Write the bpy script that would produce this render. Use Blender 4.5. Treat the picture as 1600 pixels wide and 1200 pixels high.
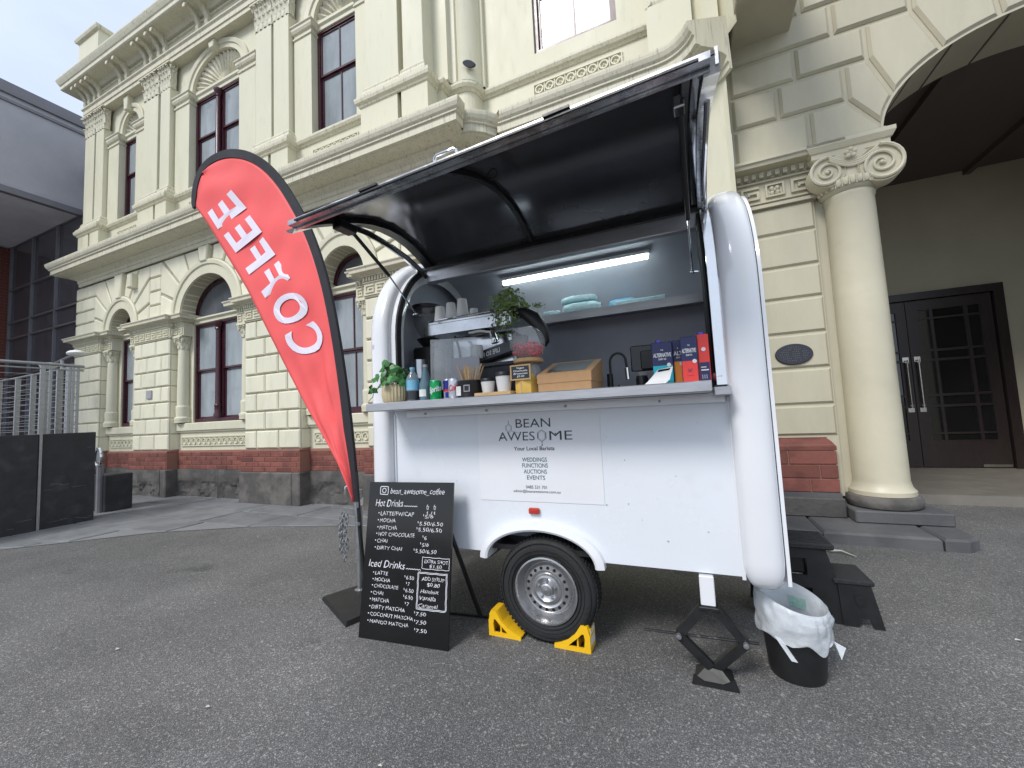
import bpy, math, random
from mathutils import Vector, Matrix
random.seed(7)
pi = math.pi; sin = math.sin; cos = math.cos; R = math.radians
for o in list(bpy.data.objects): bpy.data.objects.remove(o)
S = bpy.context.scene
COL = S.collection

# ------------------------------------------------------------------ camera, sky, sun, exposure
def make_camera():
    yaw, pitch, roll = -0.43236, 0.07583, -0.0475
    f = Vector((sin(yaw)*cos(pitch), cos(yaw)*cos(pitch), sin(pitch)))
    r = Vector((cos(yaw), -sin(yaw), 0)); u = r.cross(f)
    r2 = r*cos(roll)+u*sin(roll); u2 = -r*sin(roll)+u*cos(roll)
    cd = bpy.data.cameras.new('camera'); c = bpy.data.objects.new('camera', cd); COL.objects.link(c)
    M = Matrix.Identity(4)
    for i in range(3): M[i][0] = r2[i]; M[i][1] = u2[i]; M[i][2] = -f[i]
    M.translation = Vector((0, 0, 1.3)); c.matrix_world = M
    cd.sensor_fit = 'HORIZONTAL'; cd.sensor_width = 36.0; cd.lens = 36.0*637.2/1600
    cd.clip_start = 0.05; cd.clip_end = 2000
    S.camera = c
make_camera()
S.view_settings.view_transform = 'Standard'; S.view_settings.look = 'None'
S.view_settings.gamma = 1; S.view_settings.exposure = 0.87
S.view_settings.use_curve_mapping = False
S.render.engine = 'CYCLES'; S.cycles.max_bounces = 8
S.render.resolution_x = 1024; S.render.resolution_y = 768

SUN_DIR = Vector((0.24, 0.76, -0.84)).normalized()      # the way the light travels
el = math.asin(-SUN_DIR.z); az = math.atan2(-SUN_DIR.x, -SUN_DIR.y)
W = bpy.data.worlds.new("World"); S.world = W; W.use_nodes = True
nt = W.node_tree; nt.nodes.clear(); N = nt.nodes.new; Lk = nt.links.new
wo = N('ShaderNodeOutputWorld'); bg = N('ShaderNodeBackground'); sky = N('ShaderNodeTexSky')
sky.sky_type = 'NISHITA'; sky.sun_disc = False; sky.sun_elevation = el; sky.sun_rotation = az
tc = N('ShaderNodeTexCoord'); mp = N('ShaderNodeMapping'); mp.inputs['Scale'].default_value = (1, 1, 2.4)
nz = N('ShaderNodeTexNoise'); nz.inputs['Scale'].default_value = 2.6; nz.inputs['Detail'].default_value = 7
cr = N('ShaderNodeValToRGB'); cr.color_ramp.elements[0].position = .30; cr.color_ramp.elements[1].position = .62
cr.color_ramp.elements[0].color = (.72, .72, .72, 1); cr.color_ramp.elements[1].color = (1, 1, 1, 1)
mx = N('ShaderNodeMix'); mx.data_type = 'RGBA'; mx.inputs[7].default_value = (4.5, 5.05, 5.9, 1)
Lk(tc.outputs['Generated'], mp.inputs[0]); Lk(mp.outputs[0], nz.inputs['Vector']); Lk(nz.outputs[0], cr.inputs[0])
Lk(cr.outputs[0], mx.inputs[0]); Lk(sky.outputs[0], mx.inputs[6]); Lk(mx.outputs[2], bg.inputs[0])
bg.inputs[1].default_value = 0.108; Lk(bg.outputs[0], wo.inputs[0])
sd = bpy.data.lights.new('sun', 'SUN'); sd.energy = 1.4; sd.angle = R(18); sd.color = (1, .97, .93)
so = bpy.data.objects.new('sun', sd); COL.objects.link(so); so.location = (-6, -10, 14)
so.rotation_euler = SUN_DIR.to_track_quat('-Z', 'Y').to_euler()

# ------------------------------------------------------------------ materials
def mat(name, col, rough=.6, metal=0, var=.10, scale=4., bump=0, bscale=60., col2=None, c2pos=(.45, .6), c2scale=3., stretch=(1, 1, 1), spec=None, emit=None, alpha=None, trans=0, coat=0, rnd=0, aniso=0):
    m = bpy.data.materials.new(name); m.use_nodes = True; t = m.node_tree; n = t.nodes.new; l = t.links.new
    b = t.nodes['Principled BSDF']
    tc = n('ShaderNodeTexCoord'); mp = n('ShaderNodeMapping'); mp.inputs['Scale'].default_value = stretch
    oi = n('ShaderNodeObjectInfo'); ad = n('ShaderNodeVectorMath'); ad.operation = 'ADD'
    ml = n('ShaderNodeVectorMath'); ml.operation = 'SCALE'; ml.inputs['Scale'].default_value = 1
    l(oi.outputs['Location'], ml.inputs[0]); l(tc.outputs['Object'], ad.inputs[0]); l(ml.outputs[0], ad.inputs[1]); l(ad.outputs[0], mp.inputs[0])
    nz = n('ShaderNodeTexNoise'); nz.inputs['Scale'].default_value = scale; nz.inputs['Detail'].default_value = 8; nz.inputs['Roughness'].default_value = .65
    l(mp.outputs[0], nz.inputs['Vector'])
    mr = n('ShaderNodeMapRange'); mr.inputs[1].default_value = .3; mr.inputs[2].default_value = .7; mr.inputs[3].default_value = 1-var; mr.inputs[4].default_value = 1+var
    l(nz.outputs[0], mr.inputs[0])
    vm = n('ShaderNodeVectorMath'); vm.operation = 'SCALE'
    base = n('ShaderNodeRGB'); base.outputs[0].default_value = (*col, 1); cur = base.outputs[0]
    if col2:
        n2 = n('ShaderNodeTexNoise'); n2.inputs['Scale'].default_value = c2scale; n2.inputs['Detail'].default_value = 6; l(mp.outputs[0], n2.inputs['Vector'])
        r2 = n('ShaderNodeMapRange'); r2.inputs[1].default_value = c2pos[0]; r2.inputs[2].default_value = c2pos[1]; l(n2.outputs[0], r2.inputs[0])
        mx = n('ShaderNodeMix'); mx.data_type = 'RGBA'; mx.inputs[7].default_value = (*col2, 1); l(cur, mx.inputs[6]); l(r2.outputs[0], mx.inputs[0]); cur = mx.outputs[2]
    l(cur, vm.inputs[0])
    fac = mr.outputs[0]
    if rnd:
        m2 = n('ShaderNodeMapRange'); m2.inputs[3].default_value = 1-rnd; m2.inputs[4].default_value = 1+rnd; l(oi.outputs['Random'], m2.inputs[0])
        mm = n('ShaderNodeMath'); mm.operation = 'MULTIPLY'; l(fac, mm.inputs[0]); l(m2.outputs[0], mm.inputs[1]); fac = mm.outputs[0]
    l(fac, vm.inputs['Scale']); l(vm.outputs[0], b.inputs['Base Color'])
    b.inputs['Metallic'].default_value = metal
    rr = n('ShaderNodeMapRange'); rr.inputs[1].default_value = .3; rr.inputs[2].default_value = .7; rr.inputs[3].default_value = max(0, rough*.8); rr.inputs[4].default_value = min(1, rough*1.2)
    l(nz.outputs[0], rr.inputs[0]); l(rr.outputs[0], b.inputs['Roughness'])
    if spec is not None: b.inputs['Specular IOR Level'].default_value = spec
    if coat: b.inputs['Coat Weight'].default_value = coat; b.inputs['Coat Roughness'].default_value = .06
    if trans: b.inputs['Transmission Weight'].default_value = trans
    if alpha is not None: b.inputs['Alpha'].default_value = alpha
    if emit: b.inputs['Emission Color'].default_value = (*emit[:3], 1); b.inputs['Emission Strength'].default_value = emit[3]
    if bump:
        nb = n('ShaderNodeTexNoise'); nb.inputs['Scale'].default_value = bscale; nb.inputs['Detail'].default_value = 5; l(mp.outputs[0], nb.inputs['Vector'])
        bp = n('ShaderNodeBump'); bp.inputs['Strength'].default_value = bump; bp.inputs['Distance'].default_value = .01
        l(nb.outputs[0], bp.inputs['Height']); l(bp.outputs[0], b.inputs['Normal'])
    return m
M = {}
CR = (.65, .625, .48)
M['cream'] = mat('cream_paint', CR, .55, var=.05, scale=1.6, bump=.08, bscale=30, col2=(.58, .555, .42), c2pos=(.56, .82), c2scale=6, stretch=(2.2, 2.2, .5))
M['block'] = mat('cream_paint_light_lifted', (.735, .71, .56), .5, var=.05, scale=2.2, bump=.12, bscale=26, col2=(.61, .58, .44), c2pos=(.55, .85), c2scale=4, stretch=(2, 2, .6), rnd=.045)  # same cream as the walls, lightened to make up for dimmer light low down
M['gate'] = mat('cream_paint_gate_shaded', (.50, .465, .35), .55, var=.06, scale=2.2, bump=.15, bscale=26, col2=(.48, .445, .33), c2pos=(.5, .75), c2scale=3, stretch=(2, 2, .6), rnd=.04)  # same cream paint, with the overhang's shade darkened into the colour
M['groove'] = mat('cream_joint_paint', (.42, .395, .30), .7, var=.08, scale=3)
M['ledge'] = mat('weathered_ledge_paint', (.64, .61, .475), .6, var=.08, scale=3, bump=.1, col2=(.36, .345, .27), c2pos=(.55, .74), c2scale=13, stretch=(3, 3, .22))
M['maroon'] = mat('maroon_gloss_paint', (.055, .013, .021), .3, var=.15, scale=5)
M['glass'] = mat('window_glass', (.27, .30, .32), .05, var=.42, scale=.8, stretch=(1.6, 1, .5), spec=.4, coat=.0)
M['glassd'] = mat('dark_window_glass', (.10, .11, .13), .06, var=.4, scale=1.0, stretch=(1.2, 1, .4), spec=.9, coat=.5)
M['brick'] = mat('red_brick', (.215, .075, .058), .85, var=.14, scale=30, bump=.35, bscale=90, rnd=.22, col2=(.16, .055, .045), c2scale=6)
M['brick2'] = mat('far_red_brick', (.20, .065, .05), .9, var=.2, scale=20, bump=.2, rnd=.2)
M['mortar'] = mat('pinkish_mortar', (.30, .15, .11), .9, var=.1, scale=20)
M['bluestone'] = mat('bluestone', (.085, .08, .075), .85, var=.22, scale=7, bump=.9, bscale=14, col2=(.14, .13, .12), c2scale=3)
M['slab'] = mat('bluestone_paving', (.20, .205, .215), .7, var=.12, scale=6, bump=.2, bscale=60, rnd=.10, col2=(.155, .158, .165), c2scale=2.2)
M['slabj'] = mat('paving_bed', (.205, .208, .215), .9, var=.1)
M['kerb'] = mat('bluestone_kerb', (.12, .12, .122), .8, var=.14, scale=6, bump=.3, bscale=60, col2=(.085, .085, .09))
M['tile'] = mat('porch_tile', (.20, .185, .16), .5, var=.1, scale=5)
M['porch'] = mat('porch_plaster', (.46, .42, .31), .8, var=.08, scale=1.5, bump=.1)
M['ceil'] = mat('dark_porch_boards', (.12, .10, .088), .8, var=.1, scale=2)
M['wood_dark'] = mat('dark_stained_door_wood', (.028, .019, .018), .35, var=.2, scale=9, stretch=(6, 6, 1))
M['dglass'] = mat('door_glass', (.012, .012, .013), .05, var=.2, spec=.8)
M['brass'] = mat('worn_chrome_handle', (.55, .53, .48), .25, 1)
M['greyclad'] = mat('grey_cladding', (.44, .44, .48), .6, var=.10, scale=1.2, bump=.1, bscale=12)
M['greysoff'] = mat('grey_soffit', (.80, .80, .83), .65, var=.12, scale=1.0)
M['steelgrey'] = mat('grey_painted_steel', (.20, .20, .225), .5, var=.1)
M['curtain'] = mat('tinted_curtain_glass', (.12, .12, .135), .08, var=.3, spec=.8, alpha=.62)
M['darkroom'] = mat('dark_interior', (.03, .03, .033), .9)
M['blackwall'] = mat('black_rendered_wall', (.022, .023, .027), .55, var=.35, scale=7, bump=.3, bscale=30, col2=(.045, .046, .05), c2pos=(.55, .8), c2scale=5)
M['galv'] = mat('galvanised_steel', (.36, .37, .38), .42, .75, var=.15, scale=25)
M['white'] = mat('white_fibreglass', (.78, .79, .82), .16, var=.02, scale=2, coat=.6, bump=.02, bscale=6)
M['panelw'] = mat('white_panel', (.74, .77, .82), .28, var=.025, scale=1.3, bump=.03, bscale=5, col2=(.62, .635, .66), c2pos=(.60, .85), c2scale=3)
M['vinyl'] = mat('white_vinyl_sheet', (.76, .77, .80), .38, var=.02, scale=3, bump=.10, bscale=9)
M['alu'] = mat('brushed_aluminium', (.50, .50, .52), .34, .85, var=.12, scale=6, stretch=(1, 8, 8), bump=.05, bscale=50)
M['railm'] = mat('scuffed_steel_rail', (.42, .43, .45), .28, .9, var=.3, scale=9, bump=.15, bscale=20, col2=(.75, .76, .78), c2pos=(.5, .6), c2scale=6)
M['chrome'] = mat('polished_steel', (.72, .73, .75), .08, 1, var=.06, scale=4, bump=.08, bscale=4)
M['flapin'] = mat('dark_glossy_flap_lining', (.15, .15, .165), .17, .7, var=.25, scale=2, spec=.7, bump=.04, bscale=3)
M['inner'] = mat('slate_interior_lining', (.42, .43, .49), .45, var=.1, scale=2, bump=.03, bscale=5)
M['rubber'] = mat('tyre_rubber', (.018, .018, .019), .75, var=.25, scale=14, bump=.3, bscale=60)
M['blackp'] = mat('black_plastic', (.014, .014, .015), .45, var=.2, scale=12)
M['blackm'] = mat('black_painted_steel', (.014, .014, .015), .38, var=.3, scale=20, bump=.1, col2=(.10, .10, .10), c2pos=(.68, .74), c2scale=18)
M['tread'] = mat('textured_step_plastic', (.035, .035, .037), .9, var=.5, scale=120, spec=.2, bump=.3, bscale=150)
M['gloss'] = mat('glossy_black_board', (.008, .008, .009), .12, var=.3, scale=3, spec=.5)
M['chalk'] = mat('chalk_marker_white', (.72, .72, .76), .8, var=.12, scale=60)
M['red'] = mat('red_banner_fabric', (.84, .11, .11), .65, var=.06, scale=5, bump=.35, bscale=5)
M['flagw'] = mat('white_banner_print', (.75, .70, .80), .7, var=.05)
M['flagb'] = mat('black_banner_sleeve', (.018, .018, .024), .75, var=.2)
M['yellow'] = mat('yellow_plastic', (.86, .50, .012), .4, var=.06, scale=10, bump=.1)
M['rim'] = mat('silver_painted_steel', (.50, .50, .51), .3, .9, var=.12, scale=14)
M['hole'] = mat('black_hole', (.006, .006, .006), .9)
M['amber'] = mat('amber_red_lens', (.45, .06, .03), .2, var=.2, scale=30)
M['ink'] = mat('dark_grey_print', (.045, .05, .058), .6)
M['inkb'] = mat('slate_blue_print', (.06, .12, .155), .6)
M['leaf'] = mat('green_leaf', (.05, .19, .045), .35, var=.35, scale=30, spec=.6)
M['leaf2'] = mat('olive_leaf', (.16, .25, .06), .5, var=.35, scale=40)
M['stem'] = mat('brown_stem', (.10, .07, .03), .8)
M['pot'] = mat('beige_ceramic', (.50, .42, .26), .5, var=.08)
M['water'] = mat('clear_bottle_plastic', (.55, .68, .75), .08, trans=.6, alpha=.75, spec=.6)
M['blueb'] = mat('pale_blue_label', (.20, .48, .68), .4)
M['waterd'] = mat('smoky_blue_bottle', (.16, .28, .34), .1, trans=.35, spec=.7)
M['green'] = mat('green_can_print', (.0, .36, .10), .3, metal=.3)
M['bluec'] = mat('dark_blue_can_print', (.02, .03, .28), .3, metal=.3)
M['silverc'] = mat('silver_can_print', (.62, .64, .70), .3, metal=.4)
M['redc'] = mat('red_print', (.62, .02, .03), .4)
M['whitep'] = mat('white_paper', (.74, .74, .73), .7, var=.04)
M['greyp'] = mat('grey_card', (.36, .36, .39), .6)
M['kraft'] = mat('kraft_cardboard', (.46, .27, .13), .75, var=.08, scale=20)
M['woodl'] = mat('light_wood', (.50, .33, .16), .6, var=.2, scale=18, stretch=(1, 6, 6))
M['honey'] = mat('yellow_wax', (.72, .46, .10), .4)
M['candy'] = mat('red_pink_sweets', (.75, .10, .14), .35, var=.3, scale=40)
M['jarglass'] = mat('jar_glass', (.85, .88, .88), .04, alpha=.2, spec=.9, coat=.6)
M['acryl'] = mat('clear_acrylic', (.7, .74, .78), .06, alpha=.28, spec=.9)
M['navy'] = mat('navy_carton_print', (.018, .022, .10), .4)
M['teal'] = mat('teal_carton_print', (.01, .42, .50), .4)
M['orange'] = mat('orange_carton_print', (.80, .25, .02), .4)
M['redp'] = mat('red_carton_print', (.80, .05, .04), .4)
M['purple'] = mat('violet_cap_plastic', (.12, .08, .55), .4)
M['machine'] = mat('polished_machine_steel', (.52, .53, .55), .16, .9, var=.2, scale=5, bump=.05, bscale=5)
M['darkmet'] = mat('charcoal_machine_panel', (.04, .042, .05), .3, .3)
M['hopper'] = mat('smoky_hopper_plastic', (.16, .15, .155), .10, alpha=.42, spec=.8)
M['bagblue'] = mat('pale_blue_plastic_bag', (.50, .68, .72), .3, var=.15, scale=14, bump=.6, bscale=25)
M['bagw'] = mat('white_plastic_liner', (.78, .82, .86), .32, var=.08, scale=10, bump=.9, bscale=18, alpha=.60, spec=.6)
M['bagprint'] = mat('faded_green_bag_print', (.25, .58, .45), .6, var=.5, scale=60, alpha=.5)
M['tube'] = mat('led_tube', (.9, .95, .95), .5, emit=(.86, 1.0, 1.0, 6.0))
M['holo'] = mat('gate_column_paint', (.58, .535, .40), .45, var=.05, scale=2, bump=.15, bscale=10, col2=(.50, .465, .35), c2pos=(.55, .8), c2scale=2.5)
M['lilac'] = mat('faded_lilac_sticker', (.55, .48, .70), .6)
M['scuff'] = mat('pale_scuffs', (.12, .12, .125), .8, var=.4, scale=40)
M['plaque'] = mat('dark_bronze_plaque', (.032, .034, .05), .6, .1, var=.1)
M['scrap'] = mat('pale_dry_leaf', (.5, .48, .42), .8)

def asphalt():
    m = bpy.data.materials.new('asphalt'); m.use_nodes = True; t = m.node_tree; n = t.nodes.new; l = t.links.new; b = t.nodes['Principled BSDF']
    tc = n('ShaderNodeTexCoord')
    v1 = n('ShaderNodeTexVoronoi'); v1.inputs['Scale'].default_value = 270
    v2 = n('ShaderNodeTexVoronoi'); v2.inputs['Scale'].default_value = 125
    n1 = n('ShaderNodeTexNoise'); n1.inputs['Scale'].default_value = 1.1; n1.inputs['Detail'].default_value = 9; n1.inputs['Roughness'].default_value = .6
    n2 = n('ShaderNodeTexNoise'); n2.inputs['Scale'].default_value = 220; n2.inputs['Detail'].default_value = 3
    for x in (v1, v2, n1, n2): l(tc.outputs['Object'], x.inputs['Vector'])
    # stone colour from the cell's own random colour
    sp = n('ShaderNodeSeparateColor'); l(v1.outputs['Color'], sp.inputs[0])
    r1 = n('ShaderNodeValToRGB'); e = r1.color_ramp.elements; e[0].position = 0; e[0].color = (.062, .061, .061, 1); e[1].position = 1; e[1].color = (.34, .335, .325, 1)
    for p, c in ((.35, .095), (.70, .135), (.9, .20)): q = r1.color_ramp.elements.new(p); q.color = (c, c*.985, c*.97, 1)
    l(sp.outputs[0], r1.inputs[0])
    s2 = n('ShaderNodeSeparateColor'); l(v2.outputs['Color'], s2.inputs[0])
    g2 = n('ShaderNodeMapRange'); g2.inputs[1].default_value = .962; g2.inputs[2].default_value = .98; l(s2.outputs[0], g2.inputs[0])
    mx = n('ShaderNodeMix'); mx.data_type = 'RGBA'; mx.inputs[7].default_value = (.30, .29, .27, 1); l(g2.outputs[0], mx.inputs[0]); l(r1.outputs[0], mx.inputs[6])
    mr = n('ShaderNodeMapRange'); mr.inputs[1].default_value = .3; mr.inputs[2].default_value = .7; mr.inputs[3].default_value = .86; mr.inputs[4].default_value = 1.28; l(n1.outputs[0], mr.inputs[0])
    vm = n('ShaderNodeVectorMath'); vm.operation = 'SCALE'; l(mx.outputs[2], vm.inputs[0]); l(mr.outputs[0], vm.inputs['Scale'])
    # oil stains
    n3 = n('ShaderNodeTexNoise'); n3.inputs['Scale'].default_value = 1.9; n3.inputs['Detail'].default_value = 4; l(tc.outputs['Object'], n3.inputs['Vector'])
    r3 = n('ShaderNodeMapRange'); r3.inputs[1].default_value = .66; r3.inputs[2].default_value = .74; r3.inputs[3].default_value = 1; r3.inputs[4].default_value = .62; l(n3.outputs[0], r3.inputs[0])
    v3 = n('ShaderNodeVectorMath'); v3.operation = 'SCALE'; l(vm.outputs[0], v3.inputs[0]); l(r3.outputs[0], v3.inputs['Scale'])
    n4 = n('ShaderNodeTexNoise'); n4.inputs['Scale'].default_value = .42; n4.inputs['Detail'].default_value = 6; l(tc.outputs['Object'], n4.inputs['Vector'])
    r4 = n('ShaderNodeMapRange'); r4.inputs[1].default_value = .35; r4.inputs[2].default_value = .66; r4.inputs[3].default_value = .80; r4.inputs[4].default_value = 1.14; l(n4.outputs[0], r4.inputs[0])
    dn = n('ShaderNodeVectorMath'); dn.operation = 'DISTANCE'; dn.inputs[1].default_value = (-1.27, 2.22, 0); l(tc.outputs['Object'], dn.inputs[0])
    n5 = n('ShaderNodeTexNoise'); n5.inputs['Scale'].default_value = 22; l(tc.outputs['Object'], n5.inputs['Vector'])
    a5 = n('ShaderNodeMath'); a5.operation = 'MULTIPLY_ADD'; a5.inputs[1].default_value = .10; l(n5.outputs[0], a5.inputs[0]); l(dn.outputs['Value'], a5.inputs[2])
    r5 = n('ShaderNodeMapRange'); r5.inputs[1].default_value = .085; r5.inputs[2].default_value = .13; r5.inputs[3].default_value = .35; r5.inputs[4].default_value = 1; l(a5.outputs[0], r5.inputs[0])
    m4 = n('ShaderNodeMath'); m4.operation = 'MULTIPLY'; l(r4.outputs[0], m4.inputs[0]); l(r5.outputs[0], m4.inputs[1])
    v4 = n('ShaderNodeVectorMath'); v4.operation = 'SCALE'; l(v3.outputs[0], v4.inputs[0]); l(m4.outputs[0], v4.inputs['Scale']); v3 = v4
    l(v3.outputs[0], b.inputs['Base Color']); b.inputs['Roughness'].default_value = .82
    bp = n('ShaderNodeBump'); bp.inputs['Strength'].default_value = .6; bp.inputs['Distance'].default_value = .004
    l(v1.outputs['Distance'], bp.inputs['Height']); bp.invert = True
    b2 = n('ShaderNodeBump'); b2.inputs['Strength'].default_value = .35; b2.inputs['Distance'].default_value = .003
    l(n2.outputs[0], b2.inputs['Height']); l(bp.outputs[0], b2.inputs['Normal']); l(b2.outputs[0], b.inputs['Normal'])
    return m
M['asphalt'] = asphalt()

# ------------------------------------------------------------------ mesh builder
class MB:
    def __init__(s): s.v = []; s.f = []
    def add(s, vs, fs):
        b = len(s.v); s.v += [tuple(p) for p in vs]; s.f += [tuple(i+b for i in q) for q in fs]; return s
    def box(s, x0, x1, y0, y1, z0, z1):
        return s.add([(x0, y0, z0), (x1, y0, z0), (x1, y1, z0), (x0, y1, z0), (x0, y0, z1), (x1, y0, z1), (x1, y1, z1), (x0, y1, z1)],
                     [(0, 3, 2, 1), (4, 5, 6, 7), (0, 1, 5, 4), (1, 2, 6, 5), (2, 3, 7, 6), (3, 0, 4, 7)])
    def cbox(s, x0, x1, y0, y1, z0, z1, c=.006):
        """box with chamfered edges"""
        P = []; 
        for (X, a) in ((x0, -1), (x1, 1)):
            for (Y, b) in ((y0, -1), (y1, 1)):
                for (Z, d) in ((z0, -1), (z1, 1)):
                    P += [(X, Y-b*c, Z-d*c), (X-a*c, Y, Z-d*c), (X-a*c, Y-b*c, Z)]
        I = lambda a, b, d, k: ((a*2+b)*2+d)*3+k
        F = []
        F += [(I(0,0,0,0), I(0,0,1,0), I(0,1,1,0), I(0,1,0,0)), (I(1,0,0,0), I(1,1,0,0), I(1,1,1,0), I(1,0,1,0))]
        F += [(I(0,0,0,1), I(1,0,0,1), I(1,0,1,1), I(0,0,1,1)), (I(0,1,0,1), I(0,1,1,1), I(1,1,1,1), I(1,1,0,1))]
        F += [(I(0,0,0,2), I(0,1,0,2), I(1,1,0,2), I(1,0,0,2)), (I(0,0,1,2), I(1,0,1,2), I(1,1,1,2), I(0,1,1,2))]
        for d in (0, 1):
            for b in (0, 1): F.append((I(0,b,d,1), I(1,b,d,1), I(1,b,d,2), I(0,b,d,2)) if (b ^ d) else (I(0,b,d,2), I(1,b,d,2), I(1,b,d,1), I(0,b,d,1)))
            for a in (0, 1): F.append((I(a,0,d,0), I(a,1,d,0), I(a,1,d,2), I(a,0,d,2)) if not (a ^ d) else (I(a,0,d,2), I(a,1,d,2), I(a,1,d,0), I(a,0,d,0)))
        for a in (0, 1):
            for b in (0, 1): F.append((I(a,b,0,0), I(a,b,1,0), I(a,b,1,1), I(a,b,0,1)) if (a ^ b) else (I(a,b,0,1), I(a,b,1,1), I(a,b,1,0), I(a,b,0,0)))
        for a in (0, 1):
            for b in (0, 1):
                for d in (0, 1): F.append((I(a,b,d,0), I(a,b,d,1), I(a,b,d,2)))
        return s.add(P, F)
    def prism(s, poly, y0, y1, axis='y'):
        """extrude a polygon; axis y: poly (x,z); x: poly (y,z); z: poly (x,y)"""
        n = len(poly)
        if axis == 'y': g = lambda p, d: (p[0], d, p[1])
        elif axis == 'x': g = lambda p, d: (d, p[0], p[1])
        else: g = lambda p, d: (p[0], p[1], d)
        vs = [g(p, y0) for p in poly]+[g(p, y1) for p in poly]
        fs = [tuple(range(n)), tuple(range(2*n-1, n-1, -1))]+[(i, i+n, (i+1) % n+n, (i+1) % n) for i in range(n)]
        return s.add(vs, fs)
    def block(s, poly, vf, vb, ch=.02):
        """rusticated block: polygon in x,z with a chamfered front at y=vf"""
        ins = inset(poly, ch); n = len(poly)
        vs = [(p[0], vf, p[1]) for p in ins]+[(p[0], vf+ch, p[1]) for p in poly]+[(p[0], vb, p[1]) for p in poly]
        fs = [tuple(range(n))]
        for k in (0, 1): fs += [(i+k*n, i+(k+1)*n, (i+1) % n+(k+1)*n, (i+1) % n+k*n) for i in range(n)]
        return s.add(vs, fs)
    def lathe(s, prof, c=(0, 0), n=20, a0=0, a1=2*pi, flute=0):
        full = abs(a1-a0-2*pi) < 1e-6; m = n if full else n+1; vs = []
        for r, z in prof:
            for i in range(m):
                a = a0+(a1-a0)*i/n; rr = r*(1-flute*(i % 2)); vs.append((c[0]+rr*cos(a), c[1]+rr*sin(a), z))
        fs = []
        for j in range(len(prof)-1):
            for i in range(n):
                k = (i+1) % m; fs.append((j*m+i, j*m+k, (j+1)*m+k, (j+1)*m+i))
        if full: fs.append(tuple(range(m-1, -1, -1))); fs.append(tuple((len(prof)-1)*m+i for i in range(m)))
        return s.add(vs, fs)
    def lathe_y(s, prof, c, n=24, cap=True):
        """lathe about the y axis; prof (r, y); c (x,z)"""
        vs = []
        for r, y in prof:
            for i in range(n): a = 2*pi*i/n; vs.append((c[0]+r*cos(a), y, c[1]+r*sin(a)))
        fs = [(j*n+i, (j+1)*n+i, (j+1)*n+(i+1) % n, j*n+(i+1) % n) for j in range(len(prof)-1) for i in range(n)]
        if cap: fs.append(tuple(range(n))); fs.append(tuple((len(prof)-1)*n+i for i in range(n-1, -1, -1)))
        return s.add(vs, fs)
    def tube(s, pts, r, n=8, cap=True):
        pts = [Vector(p) for p in pts]; rs = r if isinstance(r, (list, tuple)) else [r]*len(pts); vs = []; up = None
        for i, p in enumerate(pts):
            t = (pts[min(i+1, len(pts)-1)]-pts[max(i-1, 0)]).normalized()
            if up is None: up = Vector((0, 0, 1)) if abs(t.z) < .9 else Vector((1, 0, 0))
            a = t.cross(up).normalized(); b = a.cross(t).normalized(); up = b
            for k in range(n): q = 2*pi*k/n; vs.append(p+(a*cos(q)+b*sin(q))*rs[i])
        fs = [(j*n+i, j*n+(i+1) % n, (j+1)*n+(i+1) % n, (j+1)*n+i) for j in range(len(pts)-1) for i in range(n)]
        if cap: fs += [tuple(range(n-1, -1, -1)), tuple((len(pts)-1)*n+i for i in range(n))]
        return s.add(vs, fs)
    def bar(s, a, b, w, h, up=(0, 0, 1)):
        a = Vector(a); b = Vector(b); t = (b-a).normalized(); u = Vector(up)
        if abs(t.dot(u)) > .98: u = Vector((0, 1, 0))
        x = t.cross(u).normalized(); z = x.cross(t).normalized(); vs = []
        for p in (a, b):
            for i, j in ((-1, -1), (1, -1), (1, 1), (-1, 1)): vs.append(p+x*i*w/2+z*j*h/2)
        return s.add(vs, [(0, 3, 2, 1), (4, 5, 6, 7), (0, 1, 5, 4), (1, 2, 6, 5), (2, 3, 7, 6), (3, 0, 4, 7)])
    def sweep(s, prof, path, closed=False):
        """moulding: prof [(out, z)], path [(u, v)]; outward is to the right of travel"""
        n = len(path); nor = []
        for i in range(n-1):
            d = Vector((path[i+1][0]-path[i][0], path[i+1][1]-path[i][1])).normalized(); nor.append(Vector((d.y, -d.x)))
        vs = []; m = len(prof)
        for i, p in enumerate(path):
            a = nor[max(i-1, 0)]; b = nor[min(i, n-2)]; k = (a+b)
            k = k/max(.25, (1+a.dot(b)))
            for o, z in prof: vs.append((p[0]+k.x*o, p[1]+k.y*o, z))
        fs = [(i*m+j, (i+1)*m+j, (i+1)*m+j+1, i*m+j+1) for i in range(n-1) for j in range(m-1)]
        fs.append(tuple(range(m))); fs.append(tuple((n-1)*m+j for j in range(m-1, -1, -1)))
        return s.add(vs, fs)
    def arch_plate(s, u0, u1, z0, z1, cu, zs, rx, rz, v0, v1, n=18):
        """wall plate with a half-ellipse-topped opening down to z0"""
        P = [(cu-rx*cos(pi*i/n), zs+rz*sin(pi*i/n)) for i in range(n+1)]
        def quad(a, b, c, d):
            s.add([(a[0], v0, a[1]), (b[0], v0, b[1]), (c[0], v0, c[1]), (d[0], v0, d[1])], [(0, 1, 2, 3)])
        for i in range(n): quad(P[i], P[i+1], (P[i+1][0], z1), (P[i][0], z1))
        if cu-rx > u0+1e-4: quad((u0, z0), (cu-rx, z0), (cu-rx, z1), (u0, z1))
        if u1 > cu+rx+1e-4: quad((cu+rx, z0), (u1, z0), (u1, z1), (cu+rx, z1))
        Q = ([(cu-rx, z0)] if zs > z0+1e-4 else [])+P+([(cu+rx, z0)] if zs > z0+1e-4 else [])
        for i in range(len(Q)-1):
            a, b = Q[i], Q[i+1]; s.add([(a[0], v0, a[1]), (a[0], v1, a[1]), (b[0], v1, b[1]), (b[0], v0, b[1])], [(0, 1, 2, 3)])
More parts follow.
